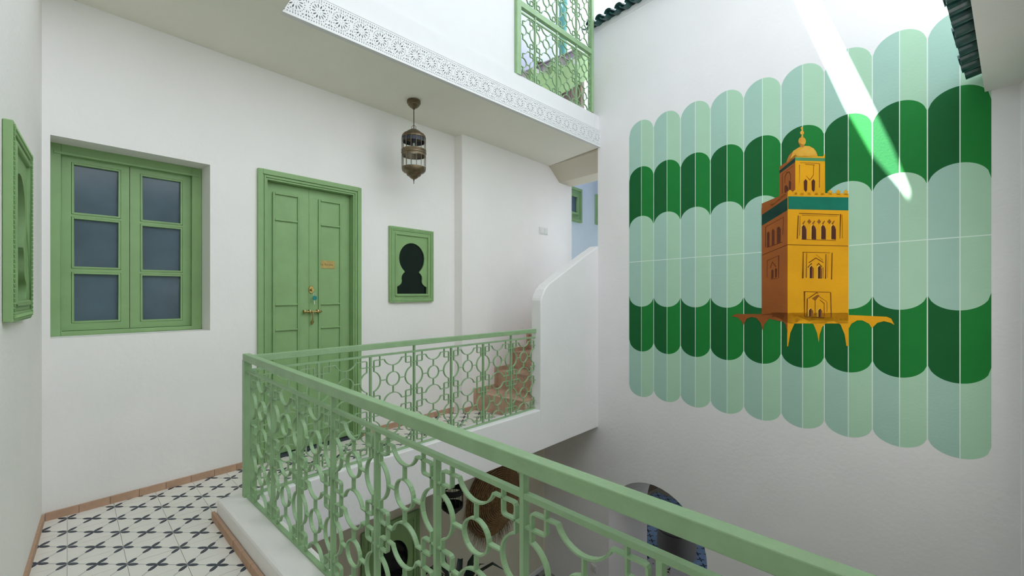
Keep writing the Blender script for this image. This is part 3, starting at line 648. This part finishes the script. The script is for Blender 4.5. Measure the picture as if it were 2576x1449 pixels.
TOWER = [
 (3,'dome',[[2.016,2.353],[2.021,2.378],[2.037,2.41],[2.069,2.438],[2.106,2.455],[2.147,2.458],[2.183,2.446],[2.213,2.42],[2.23,2.39],[2.241,2.351],[2.081,2.382],[2.018,2.348]]),
 (4,'domeshade',[[2.016,2.353],[2.021,2.378],[2.037,2.41],[2.067,2.436],[2.051,2.395],[2.037,2.36]]),
 (4,'dome',[[2.146,2.455],[2.144,2.452],[2.14,2.45],[2.134,2.45],[2.127,2.452],[2.121,2.455],[2.117,2.459],[2.115,2.463],[2.117,2.466],[2.121,2.468],[2.127,2.468],[2.134,2.466],[2.14,2.463],[2.144,2.459]]),
 (4,'dome',[[2.158,2.491],[2.156,2.477],[2.148,2.467],[2.137,2.463],[2.124,2.466],[2.113,2.475],[2.106,2.49],[2.103,2.506],[2.106,2.52],[2.113,2.53],[2.124,2.534],[2.137,2.53],[2.148,2.521],[2.156,2.507]]),
 (4,'dome',[[2.14,2.538],[2.139,2.534],[2.137,2.532],[2.134,2.531],[2.13,2.532],[2.127,2.535],[2.124,2.538],[2.123,2.542],[2.124,2.545],[2.127,2.547],[2.13,2.548],[2.134,2.547],[2.137,2.545],[2.139,2.541]]),
 (4,'dome',[[2.144,2.564],[2.143,2.557],[2.139,2.552],[2.133,2.55],[2.127,2.552],[2.122,2.557],[2.118,2.564],[2.116,2.572],[2.118,2.579],[2.122,2.584],[2.127,2.586],[2.133,2.584],[2.139,2.579],[2.143,2.572]]),
 (4,'dome',[[2.135,2.589],[2.134,2.586],[2.133,2.585],[2.131,2.584],[2.129,2.585],[2.127,2.586],[2.126,2.589],[2.126,2.591],[2.126,2.594],[2.127,2.595],[2.129,2.596],[2.131,2.595],[2.133,2.594],[2.134,2.591]]),
 (4,'dome',[[2.138,2.603],[2.137,2.599],[2.135,2.596],[2.131,2.595],[2.128,2.596],[2.124,2.599],[2.122,2.603],[2.121,2.608],[2.122,2.612],[2.124,2.615],[2.128,2.616],[2.131,2.615],[2.135,2.612],[2.137,2.608]]),
 (5,'domeshade',[[2.103,2.5],[2.107,2.484],[2.116,2.47],[2.131,2.462],[2.147,2.464],[2.134,2.471],[2.119,2.483]]),
 (5,'domeshade',[[2.117,2.462],[2.147,2.455],[2.142,2.449],[2.121,2.453]]),
 (3,'brown',[[2.081,2.402],[2.081,2.072],[1.959,2.05],[1.961,2.329],[2.01,2.354]]),
 (3,'yellow',[[2.081,2.412],[2.093,2.39],[2.276,2.342],[2.29,2.361],[2.291,2.037],[2.081,2.072]]),
 (4,'tealL',[[2.08,2.38],[2.29,2.325],[2.29,2.3],[2.08,2.354]]),
 (4,'tealD',[[1.962,2.295],[2.08,2.378],[2.08,2.342],[1.962,2.271]]),
 (4,'window',[[2.142,2.171],[2.156,2.187],[2.168,2.168],[2.166,2.095],[2.157,2.082],[2.144,2.102]]),
 (4,'window',[[2.197,2.161],[2.211,2.177],[2.223,2.157],[2.22,2.085],[2.212,2.073],[2.199,2.092]]),
 (4,'line',[[2.11,2.312],[2.114,2.311],[2.112,2.177],[2.11,2.143]]),
 (4,'line',[[2.251,2.289],[2.256,2.288],[2.254,2.099],[2.25,2.1]]),
 (4,'line',[[2.152,2.309],[2.221,2.289],[2.22,2.285],[2.153,2.305]]),
 (4,'line',[[2.211,2.287],[2.215,2.286],[2.212,2.209],[2.209,2.21]]),
 (4,'line',[[2.158,2.212],[2.161,2.211],[2.187,2.175],[2.184,2.171]]),
 (4,'line',[[2.184,2.175],[2.21,2.21],[2.213,2.207],[2.187,2.17]]),
 (4,'line',[[2.114,2.331],[2.252,2.293],[2.252,2.289],[2.114,2.328]]),
 (4,'bline',[[1.982,2.262],[1.986,2.264],[1.986,2.1],[1.981,2.095]]),
 (4,'bline',[[1.986,2.264],[2.064,2.316],[2.064,2.312],[1.986,2.26]]),
 (4,'bline',[[2.002,2.24],[2.016,2.27],[2.037,2.274],[2.048,2.248],[2.048,2.195],[2.044,2.196],[2.043,2.244],[2.034,2.266],[2.019,2.26],[2.007,2.235],[2.005,2.18],[2.002,2.18]]),
 (4,'bwin',[[2.0,2.151],[2.008,2.167],[2.018,2.159],[2.029,2.14],[2.029,2.116],[2.0,2.092]]),
 (4,'bwin',[[2.033,2.192],[2.04,2.198],[2.05,2.183],[2.048,2.113],[2.035,2.109]]),
 (6,'brown',[[1.821,2.04],[2.024,2.1],[2.024,1.02],[1.821,1.056]]),
 (6,'yellow',[[2.024,2.103],[2.443,2.021],[2.443,1.091],[2.443,1.034],[2.024,1.013]]),
 (7,'teal',[[2.027,2.069],[2.443,1.991],[2.443,1.892],[2.027,1.962]]),
 (7,'tealD',[[1.821,1.941],[2.024,2.06],[2.024,1.955],[1.821,1.848]]),
 (6,'yellow',[[2.027,2.081],[2.035,2.094],[2.022,2.106],[2.042,2.121],[2.062,2.1],[2.05,2.092],[2.059,2.075]]),
 (6,'yellow',[[2.067,2.074],[2.075,2.088],[2.062,2.099],[2.081,2.114],[2.101,2.093],[2.09,2.085],[2.098,2.068]]),
 (6,'yellow',[[2.114,2.066],[2.122,2.08],[2.11,2.09],[2.128,2.106],[2.148,2.085],[2.136,2.077],[2.144,2.06]]),
 (6,'yellow',[[2.166,2.058],[2.174,2.071],[2.162,2.081],[2.18,2.097],[2.199,2.076],[2.188,2.068],[2.196,2.051]]),
 (6,'yellow',[[2.217,2.049],[2.225,2.062],[2.214,2.072],[2.231,2.087],[2.25,2.067],[2.239,2.059],[2.247,2.043]]),
 (6,'yellow',[[2.259,2.042],[2.267,2.055],[2.255,2.065],[2.273,2.08],[2.291,2.06],[2.281,2.052],[2.288,2.036]]),
 (6,'yellow',[[2.31,2.033],[2.317,2.046],[2.306,2.056],[2.323,2.071],[2.341,2.051],[2.331,2.044],[2.338,2.028]]),
 (6,'yellow',[[2.364,2.024],[2.372,2.037],[2.36,2.047],[2.377,2.062],[2.394,2.042],[2.384,2.035],[2.392,2.019]]),
 (6,'yellow',[[2.413,2.016],[2.421,2.028],[2.41,2.038],[2.426,2.053],[2.443,2.034],[2.433,2.026],[2.44,2.01]]),
 (6,'brown',[[1.819,1.94],[1.819,2.004],[1.828,2.01],[1.843,1.995],[1.857,2.015],[1.873,2.002],[1.891,2.037],[1.907,2.022],[1.916,2.044],[1.938,2.034],[1.956,2.058],[1.964,2.053],[1.98,2.086],[1.99,2.072],[2.002,2.106],[2.013,2.089],[2.028,2.119],[2.028,2.063]]),
 (7,'window',[[2.126,1.807],[2.139,1.82],[2.154,1.804],[2.162,1.778],[2.162,1.697],[2.126,1.704]]),
 (7,'window',[[2.195,1.8],[2.207,1.812],[2.222,1.796],[2.23,1.771],[2.23,1.691],[2.195,1.697]]),
 (7,'window',[[2.262,1.792],[2.274,1.804],[2.289,1.789],[2.296,1.764],[2.296,1.685],[2.262,1.691]]),
 (7,'window',[[2.33,1.784],[2.342,1.796],[2.356,1.781],[2.363,1.756],[2.363,1.678],[2.33,1.685]]),
 (8,'light',[[2.123,1.703],[2.125,1.808],[2.135,1.822],[2.14,1.818],[2.129,1.805],[2.128,1.702]]),
 (8,'light',[[2.192,1.696],[2.193,1.8],[2.203,1.814],[2.208,1.81],[2.198,1.797],[2.197,1.696]]),
 (8,'light',[[2.26,1.69],[2.261,1.792],[2.271,1.806],[2.275,1.802],[2.265,1.789],[2.264,1.69]]),
 (8,'light',[[2.328,1.684],[2.329,1.784],[2.338,1.798],[2.343,1.794],[2.333,1.782],[2.332,1.683]]),
 (7,'shade',[[2.197,1.838],[2.182,1.819],[2.167,1.841],[2.182,1.861]]),
 (7,'shade',[[2.264,1.83],[2.25,1.81],[2.236,1.833],[2.25,1.852]]),
 (7,'shade',[[2.333,1.821],[2.32,1.802],[2.305,1.825],[2.32,1.843]]),
 (7,'shade',[[2.132,1.832],[2.149,1.852],[2.154,1.847],[2.139,1.817]]),
 (7,'shade',[[2.202,1.823],[2.218,1.844],[2.223,1.838],[2.208,1.808]]),
 (7,'shade',[[2.271,1.815],[2.286,1.835],[2.291,1.83],[2.276,1.8]]),
 (7,'shade',[[2.335,1.807],[2.35,1.827],[2.355,1.822],[2.341,1.793]]),
 (8,'line',[[2.109,1.919],[2.385,1.87],[2.385,1.865],[2.109,1.913]]),
 (8,'line',[[2.1,1.9],[2.107,1.899],[2.1,1.71],[2.092,1.71]]),
 (8,'line',[[2.389,1.872],[2.397,1.871],[2.391,1.683],[2.387,1.683]]),
 (8,'line',[[2.128,1.9],[2.374,1.859],[2.374,1.857],[2.128,1.897]]),
 (8,'line',[[2.401,1.867],[2.404,1.866],[2.406,1.685],[2.403,1.685]]),
 (8,'line',[[2.115,1.895],[2.118,1.894],[2.114,1.734],[2.111,1.734]]),
 (8,'line',[[2.126,1.704],[2.363,1.674],[2.363,1.67],[2.126,1.7]]),
 (8,'line',[[2.024,1.67],[2.443,1.624],[2.443,1.62],[2.024,1.665]]),
 (8,'line',[[2.134,1.6],[2.325,1.581],[2.325,1.578],[2.134,1.595]]),
 (8,'line',[[2.136,1.596],[2.142,1.596],[2.142,1.386],[2.13,1.384]]),
 (8,'line',[[2.162,1.589],[2.166,1.589],[2.163,1.39],[2.157,1.39]]),
 (8,'line',[[2.295,1.571],[2.3,1.571],[2.298,1.378],[2.29,1.378]]),
 (8,'line',[[2.335,1.579],[2.341,1.578],[2.338,1.37],[2.331,1.372]]),
 (8,'line',[[2.311,1.573],[2.312,1.573],[2.308,1.385],[2.306,1.385]]),
 (8,'line',[[2.177,1.512],[2.228,1.549],[2.23,1.542],[2.179,1.505]]),
 (8,'line',[[2.228,1.549],[2.281,1.508],[2.28,1.502],[2.227,1.542]]),
 (8,'line',[[2.227,1.572],[2.23,1.572],[2.278,1.525],[2.276,1.522]]),
 (8,'line',[[2.169,1.473],[2.197,1.507],[2.203,1.501],[2.173,1.468]]),
 (8,'line',[[2.233,1.488],[2.247,1.505],[2.271,1.476],[2.268,1.469],[2.247,1.496],[2.236,1.482]]),
 (8,'line',[[2.275,1.468],[2.279,1.468],[2.279,1.382],[2.276,1.382]]),
 (8,'line',[[2.142,1.28],[2.329,1.273],[2.329,1.269],[2.142,1.275]]),
 (8,'line',[[2.142,1.279],[2.153,1.279],[2.151,1.076],[2.146,1.076]]),
 (8,'line',[[2.325,1.269],[2.332,1.269],[2.335,1.077],[2.329,1.076]]),
 (8,'line',[[2.146,1.077],[2.293,1.075],[2.281,1.067],[2.153,1.071]]),
 (8,'line',[[2.175,1.226],[2.233,1.272],[2.245,1.264],[2.248,1.26],[2.233,1.264],[2.178,1.22]]),
 (8,'line',[[2.245,1.24],[2.248,1.242],[2.304,1.199],[2.304,1.196]]),
 (8,'line',[[2.254,1.211],[2.257,1.214],[2.287,1.186],[2.287,1.085],[2.283,1.085],[2.283,1.182]]),
 (8,'line',[[2.164,1.218],[2.172,1.229],[2.169,1.081],[2.162,1.08]]),
 (8,'line',[[2.302,1.196],[2.305,1.196],[2.305,1.117],[2.302,1.117]]),
 (8,'line',[[2.221,1.202],[2.225,1.204],[2.225,1.086],[2.221,1.086]]),
 (7,'shade',[[2.198,1.485],[2.214,1.463],[2.214,1.384],[2.2,1.384]]),
 (7,'window',[[2.183,1.473],[2.197,1.486],[2.203,1.472],[2.2,1.384],[2.183,1.385]]),
 (8,'light',[[2.18,1.385],[2.18,1.473],[2.195,1.492],[2.198,1.486],[2.185,1.47],[2.184,1.385]]),
 (7,'shade',[[2.256,1.482],[2.271,1.46],[2.271,1.38],[2.257,1.38]]),
 (7,'window',[[2.24,1.47],[2.254,1.483],[2.26,1.469],[2.257,1.38],[2.24,1.381]]),
 (8,'light',[[2.237,1.381],[2.238,1.47],[2.252,1.489],[2.255,1.483],[2.242,1.468],[2.242,1.381]]),
 (7,'shade',[[2.193,1.143],[2.209,1.123],[2.209,1.079],[2.195,1.078]]),
 (7,'window',[[2.178,1.13],[2.192,1.145],[2.198,1.131],[2.195,1.078],[2.178,1.077]]),
 (8,'light',[[2.175,1.077],[2.175,1.13],[2.19,1.15],[2.193,1.145],[2.18,1.128],[2.179,1.077]]),
 (7,'shade',[[2.259,1.143],[2.273,1.123],[2.273,1.077],[2.26,1.076]]),
 (7,'window',[[2.244,1.13],[2.257,1.144],[2.263,1.131],[2.26,1.076],[2.244,1.076]]),
 (8,'light',[[2.24,1.076],[2.241,1.13],[2.256,1.15],[2.258,1.144],[2.245,1.128],[2.245,1.076]]),
 (7,'shade',[[2.2,1.222],[2.238,1.252],[2.254,1.248],[2.224,1.202]]),
 (7,'bwin',[[1.864,1.781],[1.874,1.793],[1.885,1.779],[1.883,1.663],[1.864,1.657]]),
 (7,'bwin',[[1.902,1.799],[1.913,1.812],[1.924,1.793],[1.923,1.671],[1.902,1.665]]),
 (7,'bwin',[[1.942,1.814],[1.958,1.827],[1.972,1.806],[1.971,1.689],[1.942,1.676]]),
 (7,'bwin',[[1.899,1.459],[1.908,1.469],[1.917,1.455],[1.916,1.395],[1.897,1.388]]),
 (7,'bwin',[[1.926,1.468],[1.934,1.479],[1.944,1.465],[1.941,1.402],[1.928,1.393]]),
 (8,'bline',[[1.854,1.838],[1.994,1.903],[1.994,1.899],[1.854,1.833]]),
 (8,'bline',[[1.991,1.901],[1.995,1.901],[1.99,1.753],[1.986,1.754]]),
 (8,'bline',[[1.851,1.837],[1.856,1.836],[1.856,1.661],[1.851,1.657]]),
 (8,'bline',[[1.864,1.659],[1.984,1.695],[1.984,1.69],[1.864,1.654]]),
 (8,'bline',[[1.821,1.595],[2.024,1.67],[2.024,1.664],[1.821,1.59]]),
 (8,'bline',[[1.864,1.546],[1.958,1.584],[1.958,1.58],[1.864,1.541]]),
 (8,'bline',[[1.954,1.579],[1.961,1.582],[1.957,1.394],[1.952,1.393]]),
 (8,'bline',[[1.864,1.544],[1.868,1.543],[1.866,1.4],[1.862,1.401]]),
 (8,'bline',[[1.888,1.478],[1.906,1.536],[1.909,1.528],[1.894,1.478]]),
 (8,'bline',[[1.906,1.536],[1.937,1.491],[1.934,1.485],[1.907,1.525]]),
 (8,'bline',[[1.895,1.388],[1.947,1.391],[1.947,1.387],[1.895,1.383]]),
 (6,'yellow',[[2.442,1.099],[2.671,1.095],[2.697,1.082],[2.715,1.038],[2.694,1.052],[2.656,1.062],[2.618,1.048],[2.586,1.007],[2.569,1.039],[2.529,1.062],[2.498,1.061],[2.462,1.034],[2.444,0.995],[2.442,0.864],[2.43,0.863],[2.419,0.949],[2.393,1.024],[2.349,1.05],[2.305,1.039],[2.271,0.998],[2.254,0.937],[2.248,0.873],[2.236,0.949],[2.213,1.015],[2.166,1.046],[2.118,1.044],[2.075,1.014],[2.044,0.936],[2.028,0.824],[2.02,0.824],[2.023,1.102],[2.442,1.115]]),
 (6,'brown',[[2.023,1.102],[2.023,0.935],[2.009,1.004],[1.974,1.051],[1.929,1.066],[1.883,1.054],[1.842,0.995],[1.829,0.94],[1.815,1.001],[1.78,1.047],[1.738,1.056],[1.696,1.04],[1.674,1.001],[1.664,0.974],[1.652,1.015],[1.615,1.047],[1.578,1.053],[1.56,1.054],[1.601,1.078],[1.819,1.084],[1.819,1.103]]),
]

tw = bpy.data.objects.new('painted_tower', None); col.objects.link(tw); tw.parent = mu; tw['label'] = 'ochre tower with dome and green bands'
NM = {'yellow': 'tower_face', 'brown': 'tower_side', 'window': 'painted_window', 'bwin': 'painted_window', 'dome': 'painted_dome', 'domeshade': 'dome_shade', 'teal': 'painted_band', 'tealL': 'painted_band', 'tealD': 'painted_band'}
strokes = {}
for lay, c, pts in TOWER:
    y = -0.0006 - 0.0004 * lay
    if c in ('line', 'bline', 'light', 'shade'): strokes.setdefault((c, lay), MB()).face([(x, y, z) for x, z in pts]); continue
    MB().face([(x, y, z) for x, z in pts]).build(NM[c], 'm_' + c, tw)
for (c, lay), mb in strokes.items(): mb.build('brush_strokes', 'm_' + c, tw)['kind'] = 'stuff'

# ------------------------------------------------------------------ lanterns
def lantern(x, y, ztop, drop, label, metal='antique_brass', inner='inner_dark'):
    t = empty('hanging_lantern', T(x, y, ztop), label, 'lantern')
    o = drop - 0.25    # extra length of rod
    MB().lathe([(0, 0), (0.056, 0), (0.0585, -0.006), (0.0585, -0.026), (0.050, -0.032), (0.050, -0.042), (0.040, -0.050), (0.034, -0.060), (0.018, -0.068), (0.008, -0.078), (0, -0.078)], 28).build('ceiling_rose', metal, t, None, True)
    zb = -0.25 - o
    MB().tube([(0, 0, -0.07), (0, 0, zb + 0.002)], 0.0035, 8).build('rod', 'iron_black', t, None, True)
    MB().tube([(0.019 * math.cos(k * .5236), 0, zb + 0.012 + 0.019 * math.sin(k * .5236)) for k in range(12)], 0.0022, 6, True).build('ring', metal, t, None, True)
    dm = MB().lathe([(0.006, 0), (0.030, -0.006), (0.044, -0.016), (0.058, -0.024), (0.066, -0.032), (0.088, -0.045), (0.100, -0.060), (0.1045, -0.074), (0.1045, -0.082), (0.100, -0.082), (0.097, -0.074), (0.085, -0.055), (0, -0.04)], 32, (0, 0, zb)).build('dome', metal, t, None, True)
    MB().lathe([(0.099, -0.082), (0.099, -0.118), (0.0975, -0.118), (0.0975, -0.082)], 32, (0, 0, zb)).build('collar', inner, dm, None, True)
    MB().lathe([(0, -0.05), (0.022, -0.05), (0.022, -0.115), (0.016, -0.125), (0, -0.125)], 16, (0, 0, zb)).build('socket', inner, t, None, True)
    MB().lathe([(0.008, -0.125), (0.011, -0.135), (0.012, -0.165), (0.008, -0.185), (0.0, -0.192)], 14, (0, 0, zb)).build('bulb', 'switch_plastic', t, None, True)
    MB().lathe([(0.1005, -0.078), (0.1005, -0.348), (0.0995, -0.348), (0.0995, -0.078)], 32, (0, 0, zb)).build('glass', 'clear_glass', t, None, True)
    bm_ = MB().tube([(0, 0, -0.078), (0, 0, -0.350)], 0.0024, 6).mesh('bar', metal)
    for k in range(14): link('bar', bm_, t, T(0.1025 * math.cos(k * 2 * math.pi / 14 + .2), 0.1025 * math.sin(k * 2 * math.pi / 14 + .2), zb))
    MB().lathe([(0.103, -0.182), (0.108, -0.186), (0.108, -0.194), (0.104, -0.200), (0.104, -0.204), (0.1085, -0.208), (0.1085, -0.217), (0.104, -0.222), (0.104, -0.240), (0.102, -0.240), (0.102, -0.182)], 32, (0, 0, zb)).build('middle_band', metal, t, None, True)
    MB().lathe([(0.100, -0.338), (0.1045, -0.340), (0.1045, -0.352), (0.101, -0.368), (0.088, -0.382), (0.072, -0.388), (0.064, -0.396), (0.060, -0.408), (0.052, -0.414), (0.040, -0.418), (0.034, -0.428), (0.020, -0.438), (0.006, -0.442), (0.0, -0.442)], 32, (0, 0, zb)).build('bowl', metal, t, None, True)
    MB().lathe([(0.004, -0.440), (0.008, -0.446), (0.004, -0.452), (0.006, -0.457), (0.0025, -0.463), (0.0035, -0.470), (0.0025, -0.482), (0, -0.484)], 12, (0, 0, zb)).build('finial', metal, t, None, True)
lantern(-0.862, 3.997, 2.957, 0.25, 'antique brass birdcage lantern hanging from the gallery soffit')
lantern(-0.565, 4.30, -0.302, 0.085, 'black iron birdcage lantern hanging below the gallery slab', 'iron_black', 'iron_black')

# ------------------------------------------------------------------ woven straw disc with fringe
bk = empty('straw_basket', FL @ T(-0.98, -0.002, -1.12), 'big round woven straw basket with a ragged fringe on the ground floor wall', 'basket')
MB().lathe([(0, -0.148), (0.15, -0.125), (0.3, -0.075), (0.41, -0.006), (0.40, -0.002), (0, -0.002)], 36, (0, 0, 0), 'y').build('backing', 'straw_dark', bk, None, True)
mb = MB(); turns = 19; n = 40
for k in range(turns):
    r = 0.02 + 0.40 * (k + 1) / turns; y = -0.165 + 0.15 * (r / 0.42) ** 1.6
    mb.tube([(r * 1.04 * math.cos(2 * math.pi * j / n), y + 0.003 * math.sin(j * 3.1 + k), r * math.sin(2 * math.pi * j / n)) for j in range(n)], 0.0098, 8, True)
mb.build('woven_coils', 'straw', bk, None, True)['kind'] = 'stuff'
mb = MB()
for k in range(420):
    a = random.uniform(0, 2 * math.pi); r = random.uniform(0.38, 0.43); x, z = r * 1.04 * math.cos(a), r * math.sin(a); L = random.uniform(0.04, 0.16)
    dx, dz = math.cos(a) * L * .55 + random.uniform(-.03, .03), math.sin(a) * L * .4 - L * .55
    y = random.uniform(-0.045, -0.012); w_ = 0.0016
    mb.tube([(x, y, z), (x + dx * .6, y - 0.012, z + dz * .5), (x + dx, y - random.uniform(0, 0.015), z + dz)], [w_, w_, 0.0007], 3)
mb.build('fringe', 'straw', bk)['kind'] = 'stuff'

# ------------------------------------------------------------------ roof tiles
def tile_half(L, r, th, conv):
    prof = []
    for k in range(9):
        a = R(180 * k / 8); prof.append((r * math.cos(a), r * math.sin(a)))
    mb = MB(); sgn = 1 if conv else -1
    out = [(x, sgn * z * 0.75) for x, z in prof]; inn = [(x * (r - th) / r, sgn * z * 0.75 * (r - th) / r) for x, z in prof[::-1]]
    ring = out + inn; n = len(ring)
    mb.prism([(x, -L, z - 0.0) for x, z in ring], [(x * 0.93, 0, z * 0.93) for x, z in ring])
    return mb.mesh('roof_tile', 'glazed_tile')
COVER = tile_half(0.34, 0.052, 0.012, True); PAN = tile_half(0.34, 0.052, 0.012, False)
def tile_row(parent, n, pitch, x0, y, z, tilt):
    Rm = Matrix.Rotation(R(tilt), 4, 'X')
    for k in range(n):
        link('roof_tile', PAN, parent, T(x0 + k * pitch, y + random.uniform(-.006, .006), z) @ Rm)
        link('roof_tile', COVER, parent, T(x0 + (k + .5) * pitch, y + random.uniform(-.01, .01), z + 0.004) @ Rm)
rc = E2('roof_coping', FB, 'row of dark green glazed roof tiles crowning the painted wall', 'roof tiles')
tile_row(rc, 25, 0.136, -0.10, 0.22, 4.475, 12)
MB().box(-0.06, 3.32, -0.01, 0.32, 4.3405, 4.40).build('mortar_bed', 'plaster_grey', rc)
re_ = E2('roof_eave_tiles', FE, 'row of dark green glazed roof tiles along the plaster eave', 'roof tiles')
tile_row(re_, 22, 0.142, 0.16, 0.24, 2.735, 12)
MB().box(0.05, 3.5, 0.0, 0.30, 2.6255, 2.665).build('mortar_bed', 'plaster', re_)

# ------------------------------------------------------------------ things in the arch room and court
pf = empty('pouf', T(2.30, 6.36, GZ + 0.008), 'round grey fabric pouf seen through the arch', 'pouf')
MB().lathe([(0, 0), (0.235, 0.0), (0.255, 0.02), (0.262, 0.15), (0.258, 0.34), (0.25, 0.37)], 32).build('side', 'grey_fabric', pf, None, True)
MB().lathe([(0.25, 0.371), (0.24, 0.395), (0.20, 0.425), (0.10, 0.44), (0, 0.443)], 32).build('cushion', 'grey_fabric', pf, None, True)
MB().tube([(0.256 * math.cos(k * .2618), 0.256 * math.sin(k * .2618), 0.37) for k in range(24)], 0.006, 6, True).build('piping', 'iron_black', pf, None, True)
rg = empty('rug', FB @ T(0.55, 1.12, GZ + 0.008), 'white rug with black and orange motifs beyond the arch', 'rug')
MB().box(-0.7, 0.72, -0.35, 0.235, 0, 0.008).build('pile', 'rug_white', rg)
for k in range(34):
    x, y = random.uniform(-.65, .65), random.uniform(-.32, .18); s = random.uniform(.02, .045)
    MB().pxy([(x, y), (x + s, y + random.uniform(-.01, .01)), (x + s * .5, y + s)], 0.0081, 0.0095).build('motif', 'rug_orange' if k % 5 == 0 else 'rug_black', rg)
dl = empty('door_leaf', FB @ T(1.335, 0.755, GZ + 0.01), 'black wooden door leaf folded open inside the arch', 'door')
MB().box(0, 0.045, 0, 0.7, 0, 2.05).build('panel', 'iron_black', dl, None, bevel=0.004)
MB().lathe([(0, -0.03), (0.02, -0.03), (0.024, -0.015), (0.012, 0), (0, 0)], 12, (-0.0, 0.6, 1.0)).build('knob', 'brass', dl, None, True)
pt = empty('potted_plant', FL @ T(-1.80, -0.28, GZ), 'dark leafy potted palm standing by the tall keyhole frame', 'plant')
MB().lathe([(0, 0), (0.11, 0), (0.15, 0.25), (0.16, 0.27), (0.145, 0.27), (0.14, 0.24), (0, 0.24)], 24).build('pot', 'pot_clay', pt, None, True)
for k in range(22):
    a = k * 2.4; e = random.uniform(0.15, 0.42); H = random.uniform(0.45, 0.80); w_ = random.uniform(.025, .04)
    p = [Vector((0, 0, 0.22)), Vector((math.cos(a) * e * .25, math.sin(a) * e * .25, 0.22 + H * .5)), Vector((math.cos(a) * e * .6, math.sin(a) * e * .6, 0.22 + H * .9)), Vector((math.cos(a) * e, math.sin(a) * e, 0.22 + H)), Vector((math.cos(a) * e * 1.35, math.sin(a) * e * 1.35, 0.22 + H * .9))]
    if max(q.y for q in p) > 0.25: p = [Vector((q.x, min(q.y, 0.25 - 0.02 * i), q.z)) for i, q in enumerate(p)]
    sd_ = Vector((-math.sin(a), math.cos(a), 0)); ww = [0.004, w_ * .5, w_, w_ * .8, 0.003]; mb = MB(); i0 = 0
    for q, w0 in zip(p, ww): mb.v += [tuple(q - sd_ * w0), tuple(q + Vector((0, 0, -w0 * .3))), tuple(q + sd_ * w0)]
    for i in range(4):
        b0 = 3 * i; mb.f += [[b0, b0 + 1, b0 + 4, b0 + 3], [b0 + 1, b0 + 2, b0 + 5, b0 + 4]]
    mb.build('leaf', 'dark_leaf', pt, None, True)

# ------------------------------------------------------------------ unseen sun blockers added over the court to shape the sun streak
ZS = 5.62
def add_sun_blocker(name, pts, z, label, blocker_masts):
    t = empty(name, T(0, 0, 0), label, 'sun blocker', 'added sun blockers over the court')
    MB().pxy(pts, z, z + 0.004).build('blocker_cloth', 'blocker_cloth', t)
    for x, y, z0 in blocker_masts: MB().tube([(x, y, z0), (x, y, z - 0.001)], 0.03, 10).build('blocker_mast', 'steel', t, None, True)  # supports invented for the added sun blockers
add_sun_blocker('sun_blocker', [(0.6592, 3.1466), (0.7183, 3.2848), (0.8454, 3.421), (1.198, 3.705), (2.636, 4.95), (1.1, 5.75), (-0.8, 5.6), (-1.8, 4.9), (-2.42, 2.50), (-1.26, 1.16), (-0.45, 1.1), (-0.40, 2.30), (-0.05, 2.42)], ZS, 'wide white sheet added unseen over the back of the court to shape the sun streak',
     [(W(FU, 0.3, 0.15)[0], W(FU, 0.3, 0.15)[1], 5.001), (W(FU, 1.9, 0.15)[0], W(FU, 1.9, 0.15)[1], 5.001)])
add_sun_blocker('sun_blocker', [(0.6698, 3.1191), (0.60, 3.135), (-0.35, 2.36), (-0.30, 2.22), (1.6, 2.24), (2.46, 2.64), (2.50, 4.59), (1.5569, 3.8168), (1.2529, 3.5675), (0.9441, 3.3111), (0.7995, 3.1968)], ZS + 0.02, 'narrow white sheet added unseen over the middle of the court to shape the sun streak',
     [(-0.20, 2.34, 2.99)])
